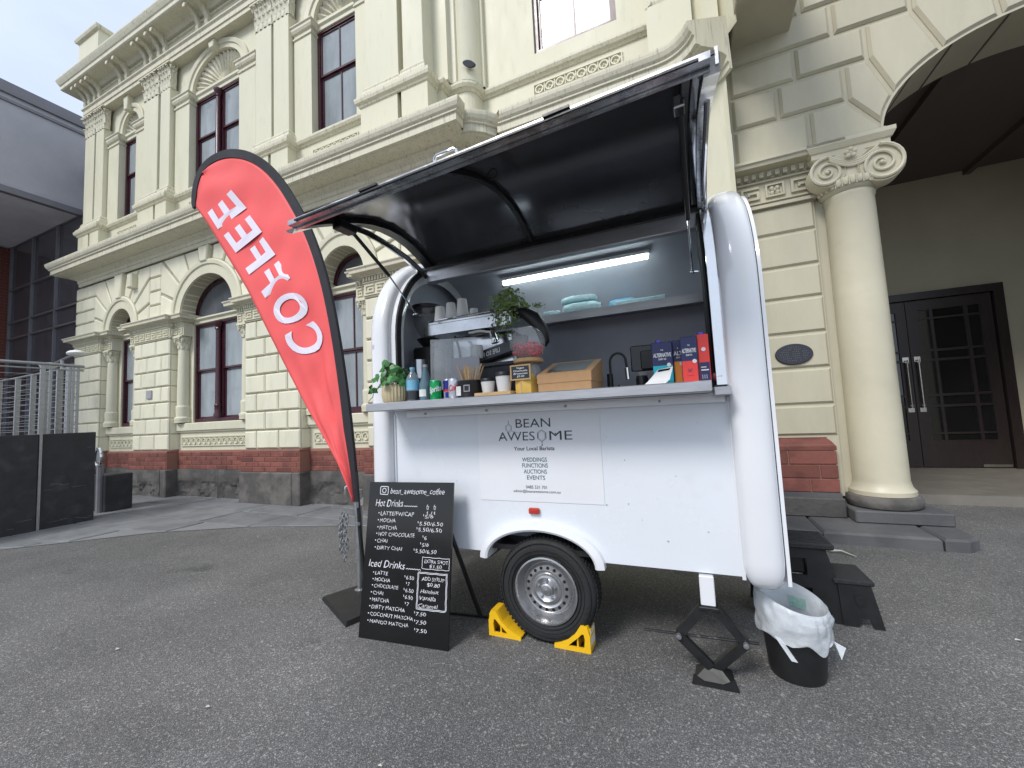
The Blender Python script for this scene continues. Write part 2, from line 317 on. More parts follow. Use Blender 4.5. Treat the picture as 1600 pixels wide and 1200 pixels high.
        s.add([(u0, v0, z1), (u1, v0, z1), (u1, v1, z1), (u0, v1, z1)], [(0, 1, 2, 3)])
        return s
    def arch_ring(s, cu, zs, r0, z0, r1, z1, prof, n=20, a0=0, a1=pi):
        """archivolt between inner (r0,z0) and outer (r1,z1) half ellipses; prof [(t, v)] t 0..1 from inner to outer"""
        m = len(prof); vs = []
        for i in range(n+1):
            a = a0+(a1-a0)*i/n
            for t, v in prof:
                rx = r0+(r1-r0)*t; rz = z0+(z1-z0)*t; vs.append((cu-rx*cos(a), v, zs+rz*sin(a)))
        fs = [(i*m+j, i*m+j+1, (i+1)*m+j+1, (i+1)*m+j) for i in range(n) for j in range(m-1)]
        fs.append(tuple(range(m))); fs.append(tuple(n*m+j for j in range(m-1, -1, -1)))
        return s.add(vs, fs)
    def ball(s, c, r, n=10, m=6, sq=(1, 1, 1)):
        vs = []; 
        for j in range(m+1):
            b = -pi/2+pi*j/m
            for i in range(n): a = 2*pi*i/n; vs.append((c[0]+r*sq[0]*cos(a)*cos(b), c[1]+r*sq[1]*sin(a)*cos(b), c[2]+r*sq[2]*sin(b)))
        return s.add(vs, [(j*n+i, j*n+(i+1) % n, (j+1)*n+(i+1) % n, (j+1)*n+i) for j in range(m) for i in range(n)])

def inset(poly, d):
    n = len(poly); A = sum(poly[i][0]*poly[(i+1) % n][1]-poly[(i+1) % n][0]*poly[i][1] for i in range(n)); sg = 1 if A > 0 else -1; out = []
    for i in range(n):
        p = Vector(poly[i]); a = (p-Vector(poly[i-1])).normalized(); b = (Vector(poly[(i+1) % n])-p).normalized()
        na = Vector((-a.y, a.x))*sg; nb = Vector((-b.y, b.x))*sg; k = (na+nb)/max(.35, 1+na.dot(nb)); q = p+k*d; out.append((q.x, q.y))
    return out

ORG = {}
FR = {'B': R(1.3), 'T': R(1.2), 'W': 0.0}
def tag(o, label=None, cat=None, group=None, kind=None):
    if label: o['label'] = label
    if cat: o['category'] = cat
    if group: o['group'] = group
    if kind: o['kind'] = kind
    return o
def thing(name, label, cat, org=(0, 0, 0), fr='T', group=None):
    o = bpy.data.objects.new(name, None); COL.objects.link(o); o.empty_display_size = .2
    o.location = Matrix.Rotation(FR[fr], 3, 'Z') @ Vector(org); o.rotation_euler = (0, 0, FR[fr]); ORG[o.name] = Vector(org)
    return tag(o, label, cat, group)
def smooth(me, deg=35):
    for p in me.polygons: p.use_smooth = True
    try: me.set_sharp_from_angle(angle=R(deg))
    except Exception: pass
def part(name, mb, m, parent=None, fr='T', sm=False, label=None, cat=None, group=None, kind=None, fixn=True):
    vs = mb.v; xs = [p[0] for p in vs]; ys = [p[1] for p in vs]; zs = [p[2] for p in vs]
    c = Vector(((min(xs)+max(xs))/2, (min(ys)+max(ys))/2, min(zs)))
    me = bpy.data.meshes.new(name); me.from_pydata([(p[0]-c.x, p[1]-c.y, p[2]-c.z) for p in vs], [], mb.f)
    mm = M[m] if isinstance(m, str) else m
    me.materials.append(mm)
    if fixn:
        import bmesh
        b = bmesh.new(); b.from_mesh(me); bmesh.ops.recalc_face_normals(b, faces=b.faces); b.to_mesh(me); b.free()
    if sm: smooth(me)
    me.update()
    return link(name, me, c, parent, fr, label, cat, group, kind)
def link(name, me, c, parent=None, fr='T', label=None, cat=None, group=None, kind=None):
    o = bpy.data.objects.new(name, me); COL.objects.link(o); c = Vector(c)
    if parent is not None: o.parent = parent; o.location = c-ORG[parent.name]
    else: o.location = Matrix.Rotation(FR[fr], 3, 'Z') @ c; o.rotation_euler = (0, 0, FR[fr])
    ORG[o.name] = c
    return tag(o, label, cat, group, kind)
FC = {}
def text_mesh(s, bold=0, res=3, shear=0, sp=1):
    key = (s, bold, shear, sp)
    if key in FC: return FC[key]
    cu = bpy.data.curves.new('t', 'FONT'); cu.body = s; cu.size = 1; cu.offset = bold; cu.resolution_u = res; cu.shear = shear; cu.space_character = sp
    o = bpy.data.objects.new('t', cu); COL.objects.link(o)
    dg = bpy.context.evaluated_depsgraph_get(); me = bpy.data.meshes.new_from_object(o.evaluated_get(dg))
    bpy.data.objects.remove(o); V = [(v.co.x, v.co.y) for v in me.vertices]; F = [tuple(p.vertices) for p in me.polygons]; bpy.data.meshes.remove(me)
    x0 = min(v[0] for v in V); V = [(v[0]-x0, v[1]) for v in V]
    FC[key] = (V, F, max(v[0] for v in V)); return FC[key]
def put_text(mb, s, o, ex, ey, width=None, h=.02, bold=0, shear=0, center=False, jit=0, sp=1):
    """text from point o along ex (unit), up ey; cap height h"""
    V, F, w = text_mesh(s, bold, 3, shear, sp); sy = h/.69; sx = sy if width is None else width/w
    o = Vector(o); ex = Vector(ex); ey = Vector(ey); off = -w*sx/2 if center else 0
    mb.add([o+ex*(x*sx+off)+ey*(y*sy+jit*sin(x*7+len(s))*h) for x, y in V], F)

# ================================================================== THE GROUND
def flat(name, poly, z, m, kind='structure', fr='W', parent=None):
    mb = MB(); mb.add([(x, y, z) for x, y in poly], [tuple(range(len(poly)))]); return part(name, mb, m, parent, fr, kind=kind)
flat('road', [(-400, -400), (400, -400), (400, 400), (-400, 400)], 0, 'asphalt')
# paving strip in front of the building: bed with individually laid slabs, outer edge a slow curve
edge = [(-16, -3.6), (-12, -1.6), (-9.6, .35), (-7.6, 1.90), (-6.54, 2.91), (-5.4, 3.52), (-4.08, 3.90), (-2.6, 4.12), (-1.0, 4.25), (.3, 4.30)]
pv = flat('pavement', [(-30, -3.6)]+edge+[(.3, 5.4), (-30, 5.4)], .006, 'slabj')
def edge_y(x):
    for a, b in zip(edge, edge[1:]):
        if a[0] <= x <= b[0]: return a[1]+(b[1]-a[1])*(x-a[0])/(b[0]-a[0])
    return -3.6 if x < -16 else 9
yb = 5.3; row = 0
while yb > -1.6:
    y1 = yb; y0 = yb-.62; x = -16+.45*(row % 2)*1.0
    while x < .28:
        wd = random.choice((.75, .9, 1.05, 1.2)); x1 = min(x+wd, .3)
        # clip slab to the curve edge (front side)
        pts = []
        e0, e1 = edge_y(x+.01), edge_y(x1-.01)
        if min(y1-e0, y1-e1) > .05 and x < -.0:
            poly = [(x+.006, max(y0, min(e0, y1-.02))+.006), (x1-.006, max(y0, min(e1, y1-.02))+.006), (x1-.006, y1-.006), (x+.006, y1-.006)]
            if abs(poly[0][0]-poly[1][0]) > .05:
                mb = MB(); z = .016+random.uniform(-.002, .002); ins = inset(poly, .006)
                mb.add([(p[0], p[1], z) for p in ins]+[(p[0], p[1], .004) for p in poly], [(0, 1, 2, 3)]+[(i, i+4, (i+1) % 4+4, (i+1) % 4) for i in range(4)])
                part('paving_slab', mb, 'slab', pv, 'W')
        x = x1
    yb -= .62; row += 1
# raised kerb platform right, under the gate pier
kb = thing('stone_kerb_step', 'low bluestone kerb step running along the foot of the gate pier', 'kerb step', (1.2, 4.9, 0), 'B')
for poly in ([(.25, 4.62), (1.02, 4.63), (1.02, 5.6), (.25, 5.6)], [(1.026, 4.63), (1.83, 4.60), (1.84, 5.6), (1.026, 5.6)], [(1.846, 4.60), (2.0, 4.60), (2.10, 4.70), (2.16, 5.6), (1.85, 5.6)]):
    ins = inset(poly, .02); n = len(poly); mb = MB()
    mb.add([(p[0], p[1], .105) for p in ins]+[(p[0], p[1], .085) for p in poly]+[(p[0], p[1], -.01) for p in poly], [tuple(range(n))]+[(i+k*n, i+(k+1)*n, (i+1) % n+(k+1)*n, (i+1) % n+k*n) for k in (0, 1) for i in range(n)])
    part('kerb_stone', mb, 'kerb', kb, 'B')

# ================================================================== THE OLD BUILDING
F_, WL, GL = 4.72, 4.92, 5.05        # pier face, recessed wall, glass (ground floor)
B = thing('civic_building', 'cream painted Victorian civic building with arched windows, pilasters and brick plinth', 'building', (-6, 4.9, 0), 'B')
from mathutils import noise
def rock_face(u0, u1, z0, z1, v, amp, seed, nu=26, nz_=10):
    mb = MB(); vs = []
    for j in range(nz_+1):
        for i in range(nu+1):
            u = u0+(u1-u0)*i/nu; z = z0+(z1-z0)*j/nz_; e = min(1, min(i, nu-i)/2)*min(1, (nz_-j)/2.5)
            n = noise.noise(Vector((u*3.1+seed, z*5, 0)))+.5*noise.noise(Vector((u*8+seed, z*11, 3)))+.35*noise.noise(Vector((u*21, z*24, seed)))
            low = max(0, min(1, (.62+.35*noise.noise(Vector((u*2.3+seed, 5, 1)))-(z-z0)/(z1-z0))*5))
            vs.append((u, v-.006+amp*e*(.04*n+low*(.62+n*.75)), z))
    q = nu+1; mb.add(vs, [(j*q+i, j*q+i+1, (j+1)*q+i+1, (j+1)*q+i) for j in range(nz_) for i in range(nu)])
    for (a, b) in ((0, nu),): mb.add([(u0, v+.2, z0), (u1, v+.2, z0), (u1, v+.2, z1), (u0, v+.2, z1), vs[0], vs[nu], vs[-1], vs[-1-nu]], [(3, 2, 6, 7), (0, 3, 7, 4), (1, 5, 6, 2)])
    return mb
def bp(name, mb, m='cream', sm=False, parent=None, **k): return part(name, mb, m, parent or B, 'B', sm, **k)

UP = [(-13.28, 9), (-13.28, F_), (-2.88, F_), (-2.88, 4.90), (-2.77, 4.90)]
arc1 = [(-2.77+.30*sin(a), 5.20-.30*cos(a)) for a in [R(x) for x in (15, 30, 45, 60, 75, 90)]]
arc2 = [(-.05+.8*sin(R(a)), 4.38+.8*cos(R(a))) for a in (0, 12, 24, 36, 48, 56)]
arc3 = arc2+[(-.05+.8*sin(R(a)), 4.38+.8*cos(R(a))) for a in (64,)]
PATH = UP+arc1+arc3
RIGHT = [(-2.88, 4.90), (-2.77, 4.90)]+arc1+arc2
# core mass behind everything (keeps sky out of the joints)
bp('wall', MB().box(-13.20, .6, 5.60, 9.2, .02, 10.1), 'groove')
# wall right of the corner pier: smooth, full height
mb = MB(); mb.sweep([(0, 0), (0, 4.86)], RIGHT); bp('wall', mb, 'cream', True, fixn=False)
bp('wall', MB().prism([(.0, 5.16), (.30, 5.08), (.60, 4.86), (.63, 5.28), (.0, 5.5)], 0, 9.0, 'z'), 'cream')
# left side return
bp('wall', MB().box(-13.44, -13.30, 4.80, 9.0, .9, 5.0), 'cream'); bp('wall', MB().box(-13.29, -13.20, 4.88, 9.0, 5.0, 9.2), 'cream')

piers = [(-13.5, -12.30, 'A'), (-10.86, -9.55, 'B'), (-7.23, -5.85, 'C'), (-4.44, -2.88, 'D')]
bays = [(-12.30, -10.86, -11.46, .47, .47, .73, .74), (-9.55, -7.23, -8.39, .82, .70, 1.09, .98), (-5.85, -4.44, -4.90, .47, .50, .74, .78)]
CH = .3225
stone_cache = {}
def stone(poly, vf, vb, m='block', ch=.018):
    """each block its own object; equal rectangles share a mesh"""
    u0 = min(p[0] for p in poly); u1 = max(p[0] for p in poly); z0 = min(p[1] for p in poly); z1 = max(p[1] for p in poly)
    key = (len(poly), m, round(vb-vf, 3))+tuple((round(p[0]-u0, 2), round(p[1]-z0, 2)) for p in poly)
    c = Vector(((u0+u1)/2, (vf+vb)/2, z0))
    if key in stone_cache: return link('stone_block', stone_cache[key], c, B, 'B')
    o = bp('stone_block', MB().block(poly, vf, vb, ch), m); stone_cache[key] = o.data; return o
def rect(u0, u1, z0, z1, g=.013): return [(u0+g, z0+g), (u1-g, z0+g), (u1-g, z1-g), (u0+g, z1-g)]

for (a, b, nm) in piers:
    bp('pier', MB().box(a+.012, b-.012, F_+.034, 5.58, .90, 4.86), 'groove')
    if nm in 'BA': bp('plinth_stone', MB().box(a-.06, b-.14, F_, 5.0, 0, .54), 'bluestone'); bp('plinth_stone', rock_face(a-.06, b-.14, 0, .545, F_-.06, .075, a*2.1), 'bluestone', fixn=False); bp('plinth_stone', MB().cbox(b-.135, b+.06, F_-.065, 5.0, 0, .545, .015), 'bluestone')
    else: bp('plinth_stone', MB().cbox(a-.06, b-.12, F_-.06, 5.0, 0, .54, .02), 'bluestone'); bp('plinth_stone', MB().cbox(b-.115, b+.06, F_-.065, 5.0, 0, .545, .015), 'bluestone')
    # brick band
    bp('brick_backing', MB().box(a-.03, b+.03, F_-.03, 5.0, .54, .905), 'mortar')
    w = b-a
    for k in range(7):
        z0 = .92+k*CH; z1 = z0+CH
        if nm == 'D' and k > 7: continue
        n = 2
        off = .36 if k % 2 == 0 else .62
        cuts = [a, a+w*off*.62, a+w*(1-(.30 if k % 2 else .52)*.72), b] if w > 1.25 else [a, a+w*off, b]
        for c0, c1 in zip(cuts, cuts[1:]): stone(rect(c0, c1, z0, z1), F_, F_+.06)
        # side return blocks on the right flank (seen from the camera)
        if nm != 'D':
            bp('stone_block', MB().prism([(F_+.045, z0+.009), (WL, z0+.009), (WL, z1-.009), (F_+.045, z1-.009)], b-.06, b+.0, 'x'), 'block')
    bp('impost_bed', MB().cbox(a-.005, b+.005, F_-.005, 5.0, 3.178, 3.205, .008), 'cream')
# bays, ground floor
def guilloche(u0, u1, z0, z1, v, parent=None):
    mb = MB(); h = z1-z0; n = max(3, round((u1-u0)/(h*1.02))); st = (u1-u0)/n; t = .018
    mb.box(u0-t, u1+t, v-.004, v+.03, z1, z1+t).box(u0-t, u1+t, v-.004, v+.03, z0-t, z0).box(u0-t, u0, v-.004, v+.03, z0, z1).box(u1, u1+t, v-.004, v+.03, z0, z1)
    for i in range(n):
        c = (u0+st*(i+.5), (z0+z1)/2); r = h*.46
        mb.arch_ring(c[0], c[1], r*.60, r*.60, r, r, [(0, v+.03), (.2, v-.004), (.8, v-.004), (1, v+.03)], 14, 0, 2*pi)
        mb.ball((c[0], v+.012, c[1]), r*.24, 6, 4)
        if i: mb.box(u0+st*i-.006, u0+st*i+.006, v, v+.03, z0+.01, z1-.01)
    bp('ornament_panel', mb, 'cream')
    bp('ornament_recess', MB().box(u0-t, u1+t, v+.022, v+.05, z0-t, z1+t), 'ledge')
def column(cu, cv, z0, z1, r, m='cream'):
    sh = [(r*1.35, z0), (r*1.35, z0+.05), (r*1.42, z0+.07), (r*1.35, z0+.10), (r*1.12, z0+.12), (r*1.18, z0+.30), (r*1.18, z0+.32), (r*1.05, z0+.34)]
    k = [(r*(1.0-.12*t*t), z0+.34+(z1-z0-.34)*t) for t in (0, .33, .66, 1)]
    o = bp('column', MB().lathe(sh+k, (cu, cv), 20), m, True); return o
def capital(cu, cv, z0, z1, r, m='cream', flat_w=None, parent=None):
    """leafy capital: rows of curled leaves round a bell, volutes and an abacus"""
    mb = MB(); h = z1-z0; hw = flat_w/2 if flat_w else r
    if flat_w: mb.box(cu-hw, cu+hw, cv-.06, cv+.05, z0, z1-.03)
    else: mb.lathe([(r, z0), (r*1.02, z0+h*.5), (r*1.35, z1-.03)], (cu, cv), 14)
    def leaf(x, y, nx, ny, zb, hh, w, curl):
        tx, ty = -ny, nx; P = []
        for t, ou, ww in ((0, .0, .7), (.45, .1, 1), (.8, .45, .9), (1, 1, .55), (.86, 1.15, .2)):
            for sgn in (-1, 1): P.append((x+nx*curl*ou+tx*w/2*ww*sgn, y+ny*curl*ou+ty*w/2*ww*sgn, zb+hh*t))
            P.append((x+nx*(curl*ou+w*.16), y+ny*(curl*ou+w*.16), zb+hh*t))
        F = []
        for i in range(4):
            a = i*3; b2 = a+3; F += [(a, a+2, b2+2, b2), (a+2, a+1, b2+1, b2+2)]
        mb.add(P, F)
    rows = ((0, .42, 8, .9), (.22, .48, 8, 1.1), (.50, .38, 8, 1.5))
    for q, (zo, hh, n, cu_) in enumerate(rows):
        if flat_w:
            n = 4
            for i in range(n):
                x = cu-hw+(i+.5+(.5 if q % 2 else 0))*2*hw/n
                if x < cu+hw: leaf(x, cv-.06, 0, -1, z0+h*zo, h*hh, 2*hw/n*1.05, .045*cu_)
            for i in range(2): leaf(cu+hw, cv-.03+i*.05, 1, 0, z0+h*zo, h*hh, .06, .045*cu_); leaf(cu-hw, cv-.03+i*.05, -1, 0, z0+h*zo, h*hh, .06, .045*cu_)
        else:
            for i in range(n):
                a = 2*pi*(i+.5*(q % 2))/n; leaf(cu+r*1.0*cos(a), cv+r*sin(a), cos(a), sin(a), z0+h*zo, h*hh, 2*pi*r/n*1.05, r*.34*cu_)
    for sx in (-1, 1):
        for k in range(3): mb.ball((cu+sx*(hw*1.12+.01), cv-(.07 if flat_w else r*.95)+k*.0, z1-.07-k*.02), .032-.006*k, 7, 5)
    for sx in (-.35, 0, .35): mb.ball((cu+sx*hw*2, cv-(.11 if flat_w else r*1.3), z1-.06+abs(sx)*.02), .022, 6, 4)
    e = hw*1.28
    mb.box(cu-e, cu+e, cv-(.13 if flat_w else r*1.45), cv+.06, z1-.03, z1)
    bp('capital', mb, m, parent=parent)
def greek(u0, u1, z0, z1, v, dep=.02, m='cream', side=None, flower=False):
    """raised Greek key band; on x=const when side is given as (x, sign)"""
    mb = MB(); h = z1-z0; n = max(1, round((u1-u0)/(h*1.0))); st = (u1-u0)/n; t = h*.105
    def bx(a, b, c, d):
        if side: x, sg = side; mb.box(min(x, x+sg*dep), max(x, x+sg*dep), a, b, c, d)
        else: mb.box(a, b, v-dep, v+.003, c, d)
    bx(u0, u1, z0, z0+t*.7); bx(u0, u1, z1-t*.7, z1)
    for i in range(n):
        a = u0+st*i; b = a+st; i0 = a+t*1.1; i1 = b-t*1.1; y0 = z0+t*2; y1 = z1-t*2; w = i1-i0; hh = y1-y0
        if i % 2 == 0 or w < .05:
            bx(i0, i1, y1-t, y1); bx(i0, i0+t, y0, y1-t); bx(i0+t, i1, y0, y0+t)
            bx(i1-t, i1, y0+t, y0+hh*.62); bx(i0+w*.36, i1-t, y0+hh*.62-t*.9, y0+hh*.62)
            bx(i0+w*.36, i0+w*.36+t*.8, y0+hh*.36, y0+hh*.62-t*.9)
        else:
            if flower:
                bx(i0, i1, y1-t*.7, y1); bx(i0, i1, y0, y0+t*.7); bx(i0, i0+t*.7, y0+t*.7, y1-t*.7); bx(i1-t*.7, i1, y0+t*.7, y1-t*.7)
                c = ((i0+i1)/2, (y0+y1)/2)
                for k in range(4):
                    an = pi/4+k*pi/2; mb.ball((c[0]+w*.2*cos(an), v-.008, c[1]+w*.2*sin(an)), w*.15, 6, 4, (1, .7, 1))
                mb.ball((c[0], v-.014, c[1]), w*.1, 6, 4)
            else:
                bx(i0, i1, y1-t, y1); bx(i1-t, i1, y0, y1-t); bx(i0, i1-t, y0, y0+t)
                bx(i0, i0+t, y0+t, y0+hh*.62); bx(i0+t, i1-w*.36, y0+hh*.62-t*.9, y0+hh*.62)
                bx(i1-w*.36-t*.8, i1-w*.36, y0+hh*.36, y0+hh*.62-t*.9)
    bp('greek_key_band', mb, m)
def dentils(u0, u1, z0, z1, v, dep, m='cream', st=.055, side=None):
    mb = MB(); n = int((u1-u0)/st)
    for i in range(n):
        a = u0+(u1-u0)*(i+.2)/n; b = u0+(u1-u0)*(i+.75)/n
        if side: x, sg = side; mb.box(min(x, x+sg*dep), max(x, x+sg*dep), a, b, z0, z1)
        else: mb.box(a, b, v-dep, v, z0, z1)
    bp('dentil_row', mb, m)['kind'] = 'stuff'
IMP = [(0, 3.485), (.045, 3.49), (.045, 3.505), (.10, 3.53), (.15, 3.535), (.155, 3.575), (.175, 3.60), (.175, 3.615), (0, 3.635)]
for (a, b, nm) in piers:
    zz0, zz1 = (3.205, 3.415)
    bp('frieze', MB().box(a, b, F_, 5.04, 3.205, 3.485), 'cream')
    greek(a+.01, b-.01, zz0, zz1, F_)
    dentils(a, b, 3.425, 3.485, F_, .035)
    greek(F_+.01, 4.92, zz0, zz1, 0, side=(b, 1)); dentils(F_, 4.95, 3.425, 3.485, 0, .035, side=(b, 1))
    bp('impost_cornice', MB().sweep(IMP, [(a, 5.02), (a, F_), (b, F_), (b, 5.02)] if nm != 'A' else [(a, 6.5), (a, F_), (b, F_), (b, 5.02)]), 'ledge')

def window(cu, hw, z0, z1, zm, v, mull, m='glass', mid_col=False, frame=.055, parent=None, top_bars=True):
    """timber sash window: frame with mullion or centre column, rails, panes"""
    mb = MB()
    mb.box(cu-hw, cu-hw+frame, v-.05, v+.06, z0, z1).box(cu+hw-frame, cu+hw, v-.05, v+.06, z0, z1)
    mb.box(cu-hw+frame, cu+hw-frame, v-.05, v+.06, z1-frame, z1).box(cu-hw+frame, cu+hw-frame, v-.06, v+.06, z0, z0+frame*1.3)
    w = bp('window', mb, 'maroon')
    def sub(name, mb, m, sm=False): return part(name, mb, m, w, 'B', sm)
    halves = [(cu-hw+frame, cu+hw-frame)]
    if mid_col:
        halves = [(cu-hw+frame, cu-.075), (cu+.075, cu+hw-frame)]
        sub('mullion', MB().box(cu-.075, cu+.075, v-.04, v+.05, z0+frame*1.3, z1-frame), 'maroon')
        r = .05; prof = [(r*1.5, z0+.07), (r*1.5, z0+.13), (r*1.15, z0+.17), (r*1.2, z0+.30), (r*1.3, z0+.31), (r, z0+.34), (r*.9, z1-.22), (r*1.25, z1-.20), (r*1.0, z1-.17), (r*1.5, z1-.11), (r*1.75, z1-.08), (r*1.75, z1-.05)]
        sub('mullion_column', MB().lathe(prof, (cu, v-.08), 12), 'maroon', True)
    for (p, q) in halves:
        s = .035
        # upper sash nearer, lower sash further back
        for (za, zb, dv) in ((zm, z1-frame, -.012), (z0+frame*1.3, zm, .018)):
            mb = MB(); mb.box(p, p+s, v-.02+dv, v+.01+dv, za, zb).box(q-s, q, v-.02+dv, v+.01+dv, za, zb)
            mb.box(p+s, q-s, v-.02+dv, v+.01+dv, zb-s, zb).box(p+s, q-s, v-.02+dv, v+.01+dv, za, za+s)
            xs = [p+s, q-s]
            if mull:
                c = (p+q)/2; mb.box(c-.011, c+.011, v-.018+dv, v+.008+dv, za+s, zb-s); xs = [p+s, c-.011, c+.011, q-s]
            sub('sash', mb, 'maroon')
            for i in range(0, len(xs), 2): sub('pane', MB().box(xs[i], xs[i+1], v-.002+dv, v+.004+dv, za+s, zb-s), m)
    return w
for bi, (a, b, cu, rx, rz, ox, oz) in enumerate(bays):
    bp('plinth_stone', MB().box(a+.06, b-.06, 4.90, 5.0, 0, .54), 'bluestone')
    for q0, q1 in (((a+.06, (a+b)/2+.2), ((a+b)/2+.21, b-.06)) if b-a > 2 else ((a+.06, b-.06),)): bp('plinth_stone', rock_face(q0, q1, 0, .545, 4.86, .075, q0*3.3), 'bluestone', fixn=False)
    bp('brick_backing', MB().box(a+.03, b-.03, 4.89, 5.0, .54, .905), 'mortar')
    bp('apron_wall', MB().box(a, b, WL, 5.5, .905, 1.26), 'cream')
    bp('window_sill', MB().sweep([(0, 1.255), (.035, 1.262), (.04, 1.28), (.065, 1.30), (.065, 1.43), (.05, 1.445), (-.2, 1.455)], [(a, 4.92), (b, 4.92)]), 'cream')
    guilloche(a+.13, b-.13, 1.005, 1.155, WL-.02)
    jw = .36 if bi != 2 else .28; bp('jamb', MB().box(a, a+jw, 4.97, 5.5, 1.45, 3.62), 'cream'); bp('jamb', MB().box(b-(jw if bi != 2 else .10), b, 4.97, 5.5, 1.45, 3.62), 'cream')
    for cx in (a+.16, b-(.07 if bi == 2 else .16)):
        column(cx, 4.90, 1.46, 2.97, .105); capital(cx, 4.90, 2.95, 3.20, .10)
        bp('frieze', MB().box(cx-.165, cx+.165, 4.80, 5.06, 3.205, 3.485), 'cream')
        greek(cx-.16, cx+.16, 3.205, 3.415, 4.80)
        dentils(cx-.16, cx+.16, 3.425, 3.485, 4.80, .03)
    bp('impost_cornice', MB().sweep(IMP, [(a-.0, 4.80), (a+.33, 4.80), (a+.33, 5.04)]), 'ledge')
    bp('impost_cornice', MB().sweep(IMP, [(b-(.33 if bi != 2 else .12), 5.04), (b-(.33 if bi != 2 else .12), 4.80), (b, 4.80)]), 'ledge')
    hw, wc = ((b-a)/2-.35, (a+b)/2) if bi != 2 else (.60, -4.95)
    window(wc, hw, 1.45, 3.46, 2.48, GL, bi == 2, 'glass', mid_col=(bi == 1))
    bp('transom', MB().sweep([(0, 3.44), (.03, 3.45), (.03, 3.50), (.07, 3.53), (.07, 3.56), (0, 3.575)], [(a+.30, 5.0), (b-.30, 5.0)]), 'cream')
    # fanlight: glass behind a maroon arched frame
    mb = MB().arch_ring(cu, 3.56, rx-.035, rz-.035, rx+.02, rz+.02, [(0, GL+.02), (0, GL-.03), (1, GL-.03)], 20)
    fl = bp('fanlight', mb, 'maroon')
    P = [(cu-(rx-.03)*cos(pi*i/20), 3.56+(rz-.03)*sin(pi*i/20)) for i in range(21)]
    part('pane', MB().prism(P, GL-.005, GL+.01), 'glassd', fl, 'B')
    # arch wall with opening, then voussoirs
    zt = 4.86; zs = 3.60
    bp('arch_wall', MB().arch_plate(a, max(b, cu+rx+.02), 3.60, zt, cu, zs, rx, rz, F_+.034, 5.0, 20), 'groove')
    bp('archivolt', MB().arch_ring(cu, zs, rx, rz, ox, oz, [(0, 5.0), (0, F_-.005), (.62, F_-.005), (.66, F_-.03), (.90, F_-.035), (1, F_-.012), (1, F_+.03)], 28), 'cream', True)
    # voussoir fan
    nv = 9; ang = [pi*i/nv for i in range(nv+1)]; rows = [3.62+i*.31 for i in range(5)]; rows[-1] = zt-.02
    def ep(t, k=1.0): return (cu-ox*k*cos(t), zs+oz*k*sin(t))
    half = (b-a)/2+.62 if bi != 1 else (b-a)/2+.30
    L, Rr = cu-min(ox+.42, (b-a)/2+.45), cu+min(ox+.42, (b-a)/2+.45)
    for i in range(nv):
        t0, t1 = ang[i], ang[i+1]; m_ = (t0+t1)/2
        p0, p1 = ep(t0+.02), ep(t1-.02)
        def outp(t):
            c, s_ = -cos(t), sin(t); k = 9
            # radial ray from arch centre clipped by side line and top line
            if c < -1e-3: k = min(k, (L-cu)/c)
            if c > 1e-3: k = min(k, (Rr-cu)/c)
            if s_ > 1e-3: k = min(k, (zt-.02-zs)/s_)
            return (cu+c*k, zs+s_*k)
        q0, q1 = outp(t0+.012), outp(t1-.012)
        if i == nv//2: continue
        poly = [p0, q0, q1, p1] if (abs(q0[0]-q1[0]) < 1e-3 or abs(q0[1]-q1[1]) < 1e-3) else [p0, q0, ((L if m_ < pi/2 else Rr), zt-.02), q1, p1]
        if poly[0][1] < 3.645: poly[0] = (poly[0][0], 3.645)
        if i == nv-1 and poly[-1][1] < 3.645: poly[-1] = (poly[-1][0], 3.645)
        poly = [(x, max(z, 3.642)) for x, z in poly]
        bp('voussoir', MB().block(inset(poly, .009), F_, F_+.05, .016), 'block')
    # keystone, stepped
    bp('keystone', MB().block([(cu-.09, zs+oz-.05), (cu+.09, zs+oz-.05), (cu+.16, zt-.02), (cu-.16, zt-.02)], F_-.06, F_+.05, .018), 'block')
    bays[bi] = bays[bi]+(L, Rr)
# blocks over the piers between the fans
spans = [(-13.5, bays[0][7]), (bays[0][8], bays[1][7]), (bays[1][8], bays[2][7]), (bays[2][8], -2.88)]
for si, (a, b) in enumerate(spans):
    for k in range(4):
        z0 = 3.642+k*.30; z1 = z0+.30
        if b-a < .25: continue
        w = b-a; c = a+w*(.62 if k % 2 else .38)
        for p, q in ((a, c), (c, b)) if w > .6 else ((a, b),): stone(rect(p, q, z0, z1), F_, F_+.05)
# bricks on plinth: moulded top course and three courses below
brick_me = {}
def brick(u, w, z, h, v, d=.03):
    key = (round(w, 3), round(h, 3))
    if key not in brick_me:
        o = bp('brick', MB().cbox(u, u+w, v-.006, v+d, z, z+h, .005), 'brick'); brick_me[key] = o.data
    else: link('brick', brick_me[key], (u+w/2, v-.006+(d+.006)/2, z), B, 'B')
def brick_run(a, b, v, z0=.545, courses=4, h=.073, bw=.235, flare=True):
    for k in range(courses):
        z = z0+k*(h+.010); u = a-(bw/2 if k % 2 else 0)
        while u < b-.01:
            p = max(u, a); q = min(u+bw, b)
            if q-p > .03: brick(p, q-p-.010, z, h, v)
            u += bw
for (a, b, nm) in piers[1:]: brick_run(a-.03, b+.03, F_-.033, bw=.31 if nm != 'D' else .31)
brick_run(-13.53, -12.27, F_-.033, bw=.40)
for bb in bays: brick_run(bb[0]+.03, bb[1]-.03, 4.887, bw=.31)
# sloped brick capping course
mbx = [(0, .875), (.035, .875), (.035, .89), (0, .915)]
for (a, b, nm) in piers: bp('brick_capping', MB().sweep(mbx, [(a, 4.95), (a, F_), (b, F_), (b, 4.95)]), 'brick')

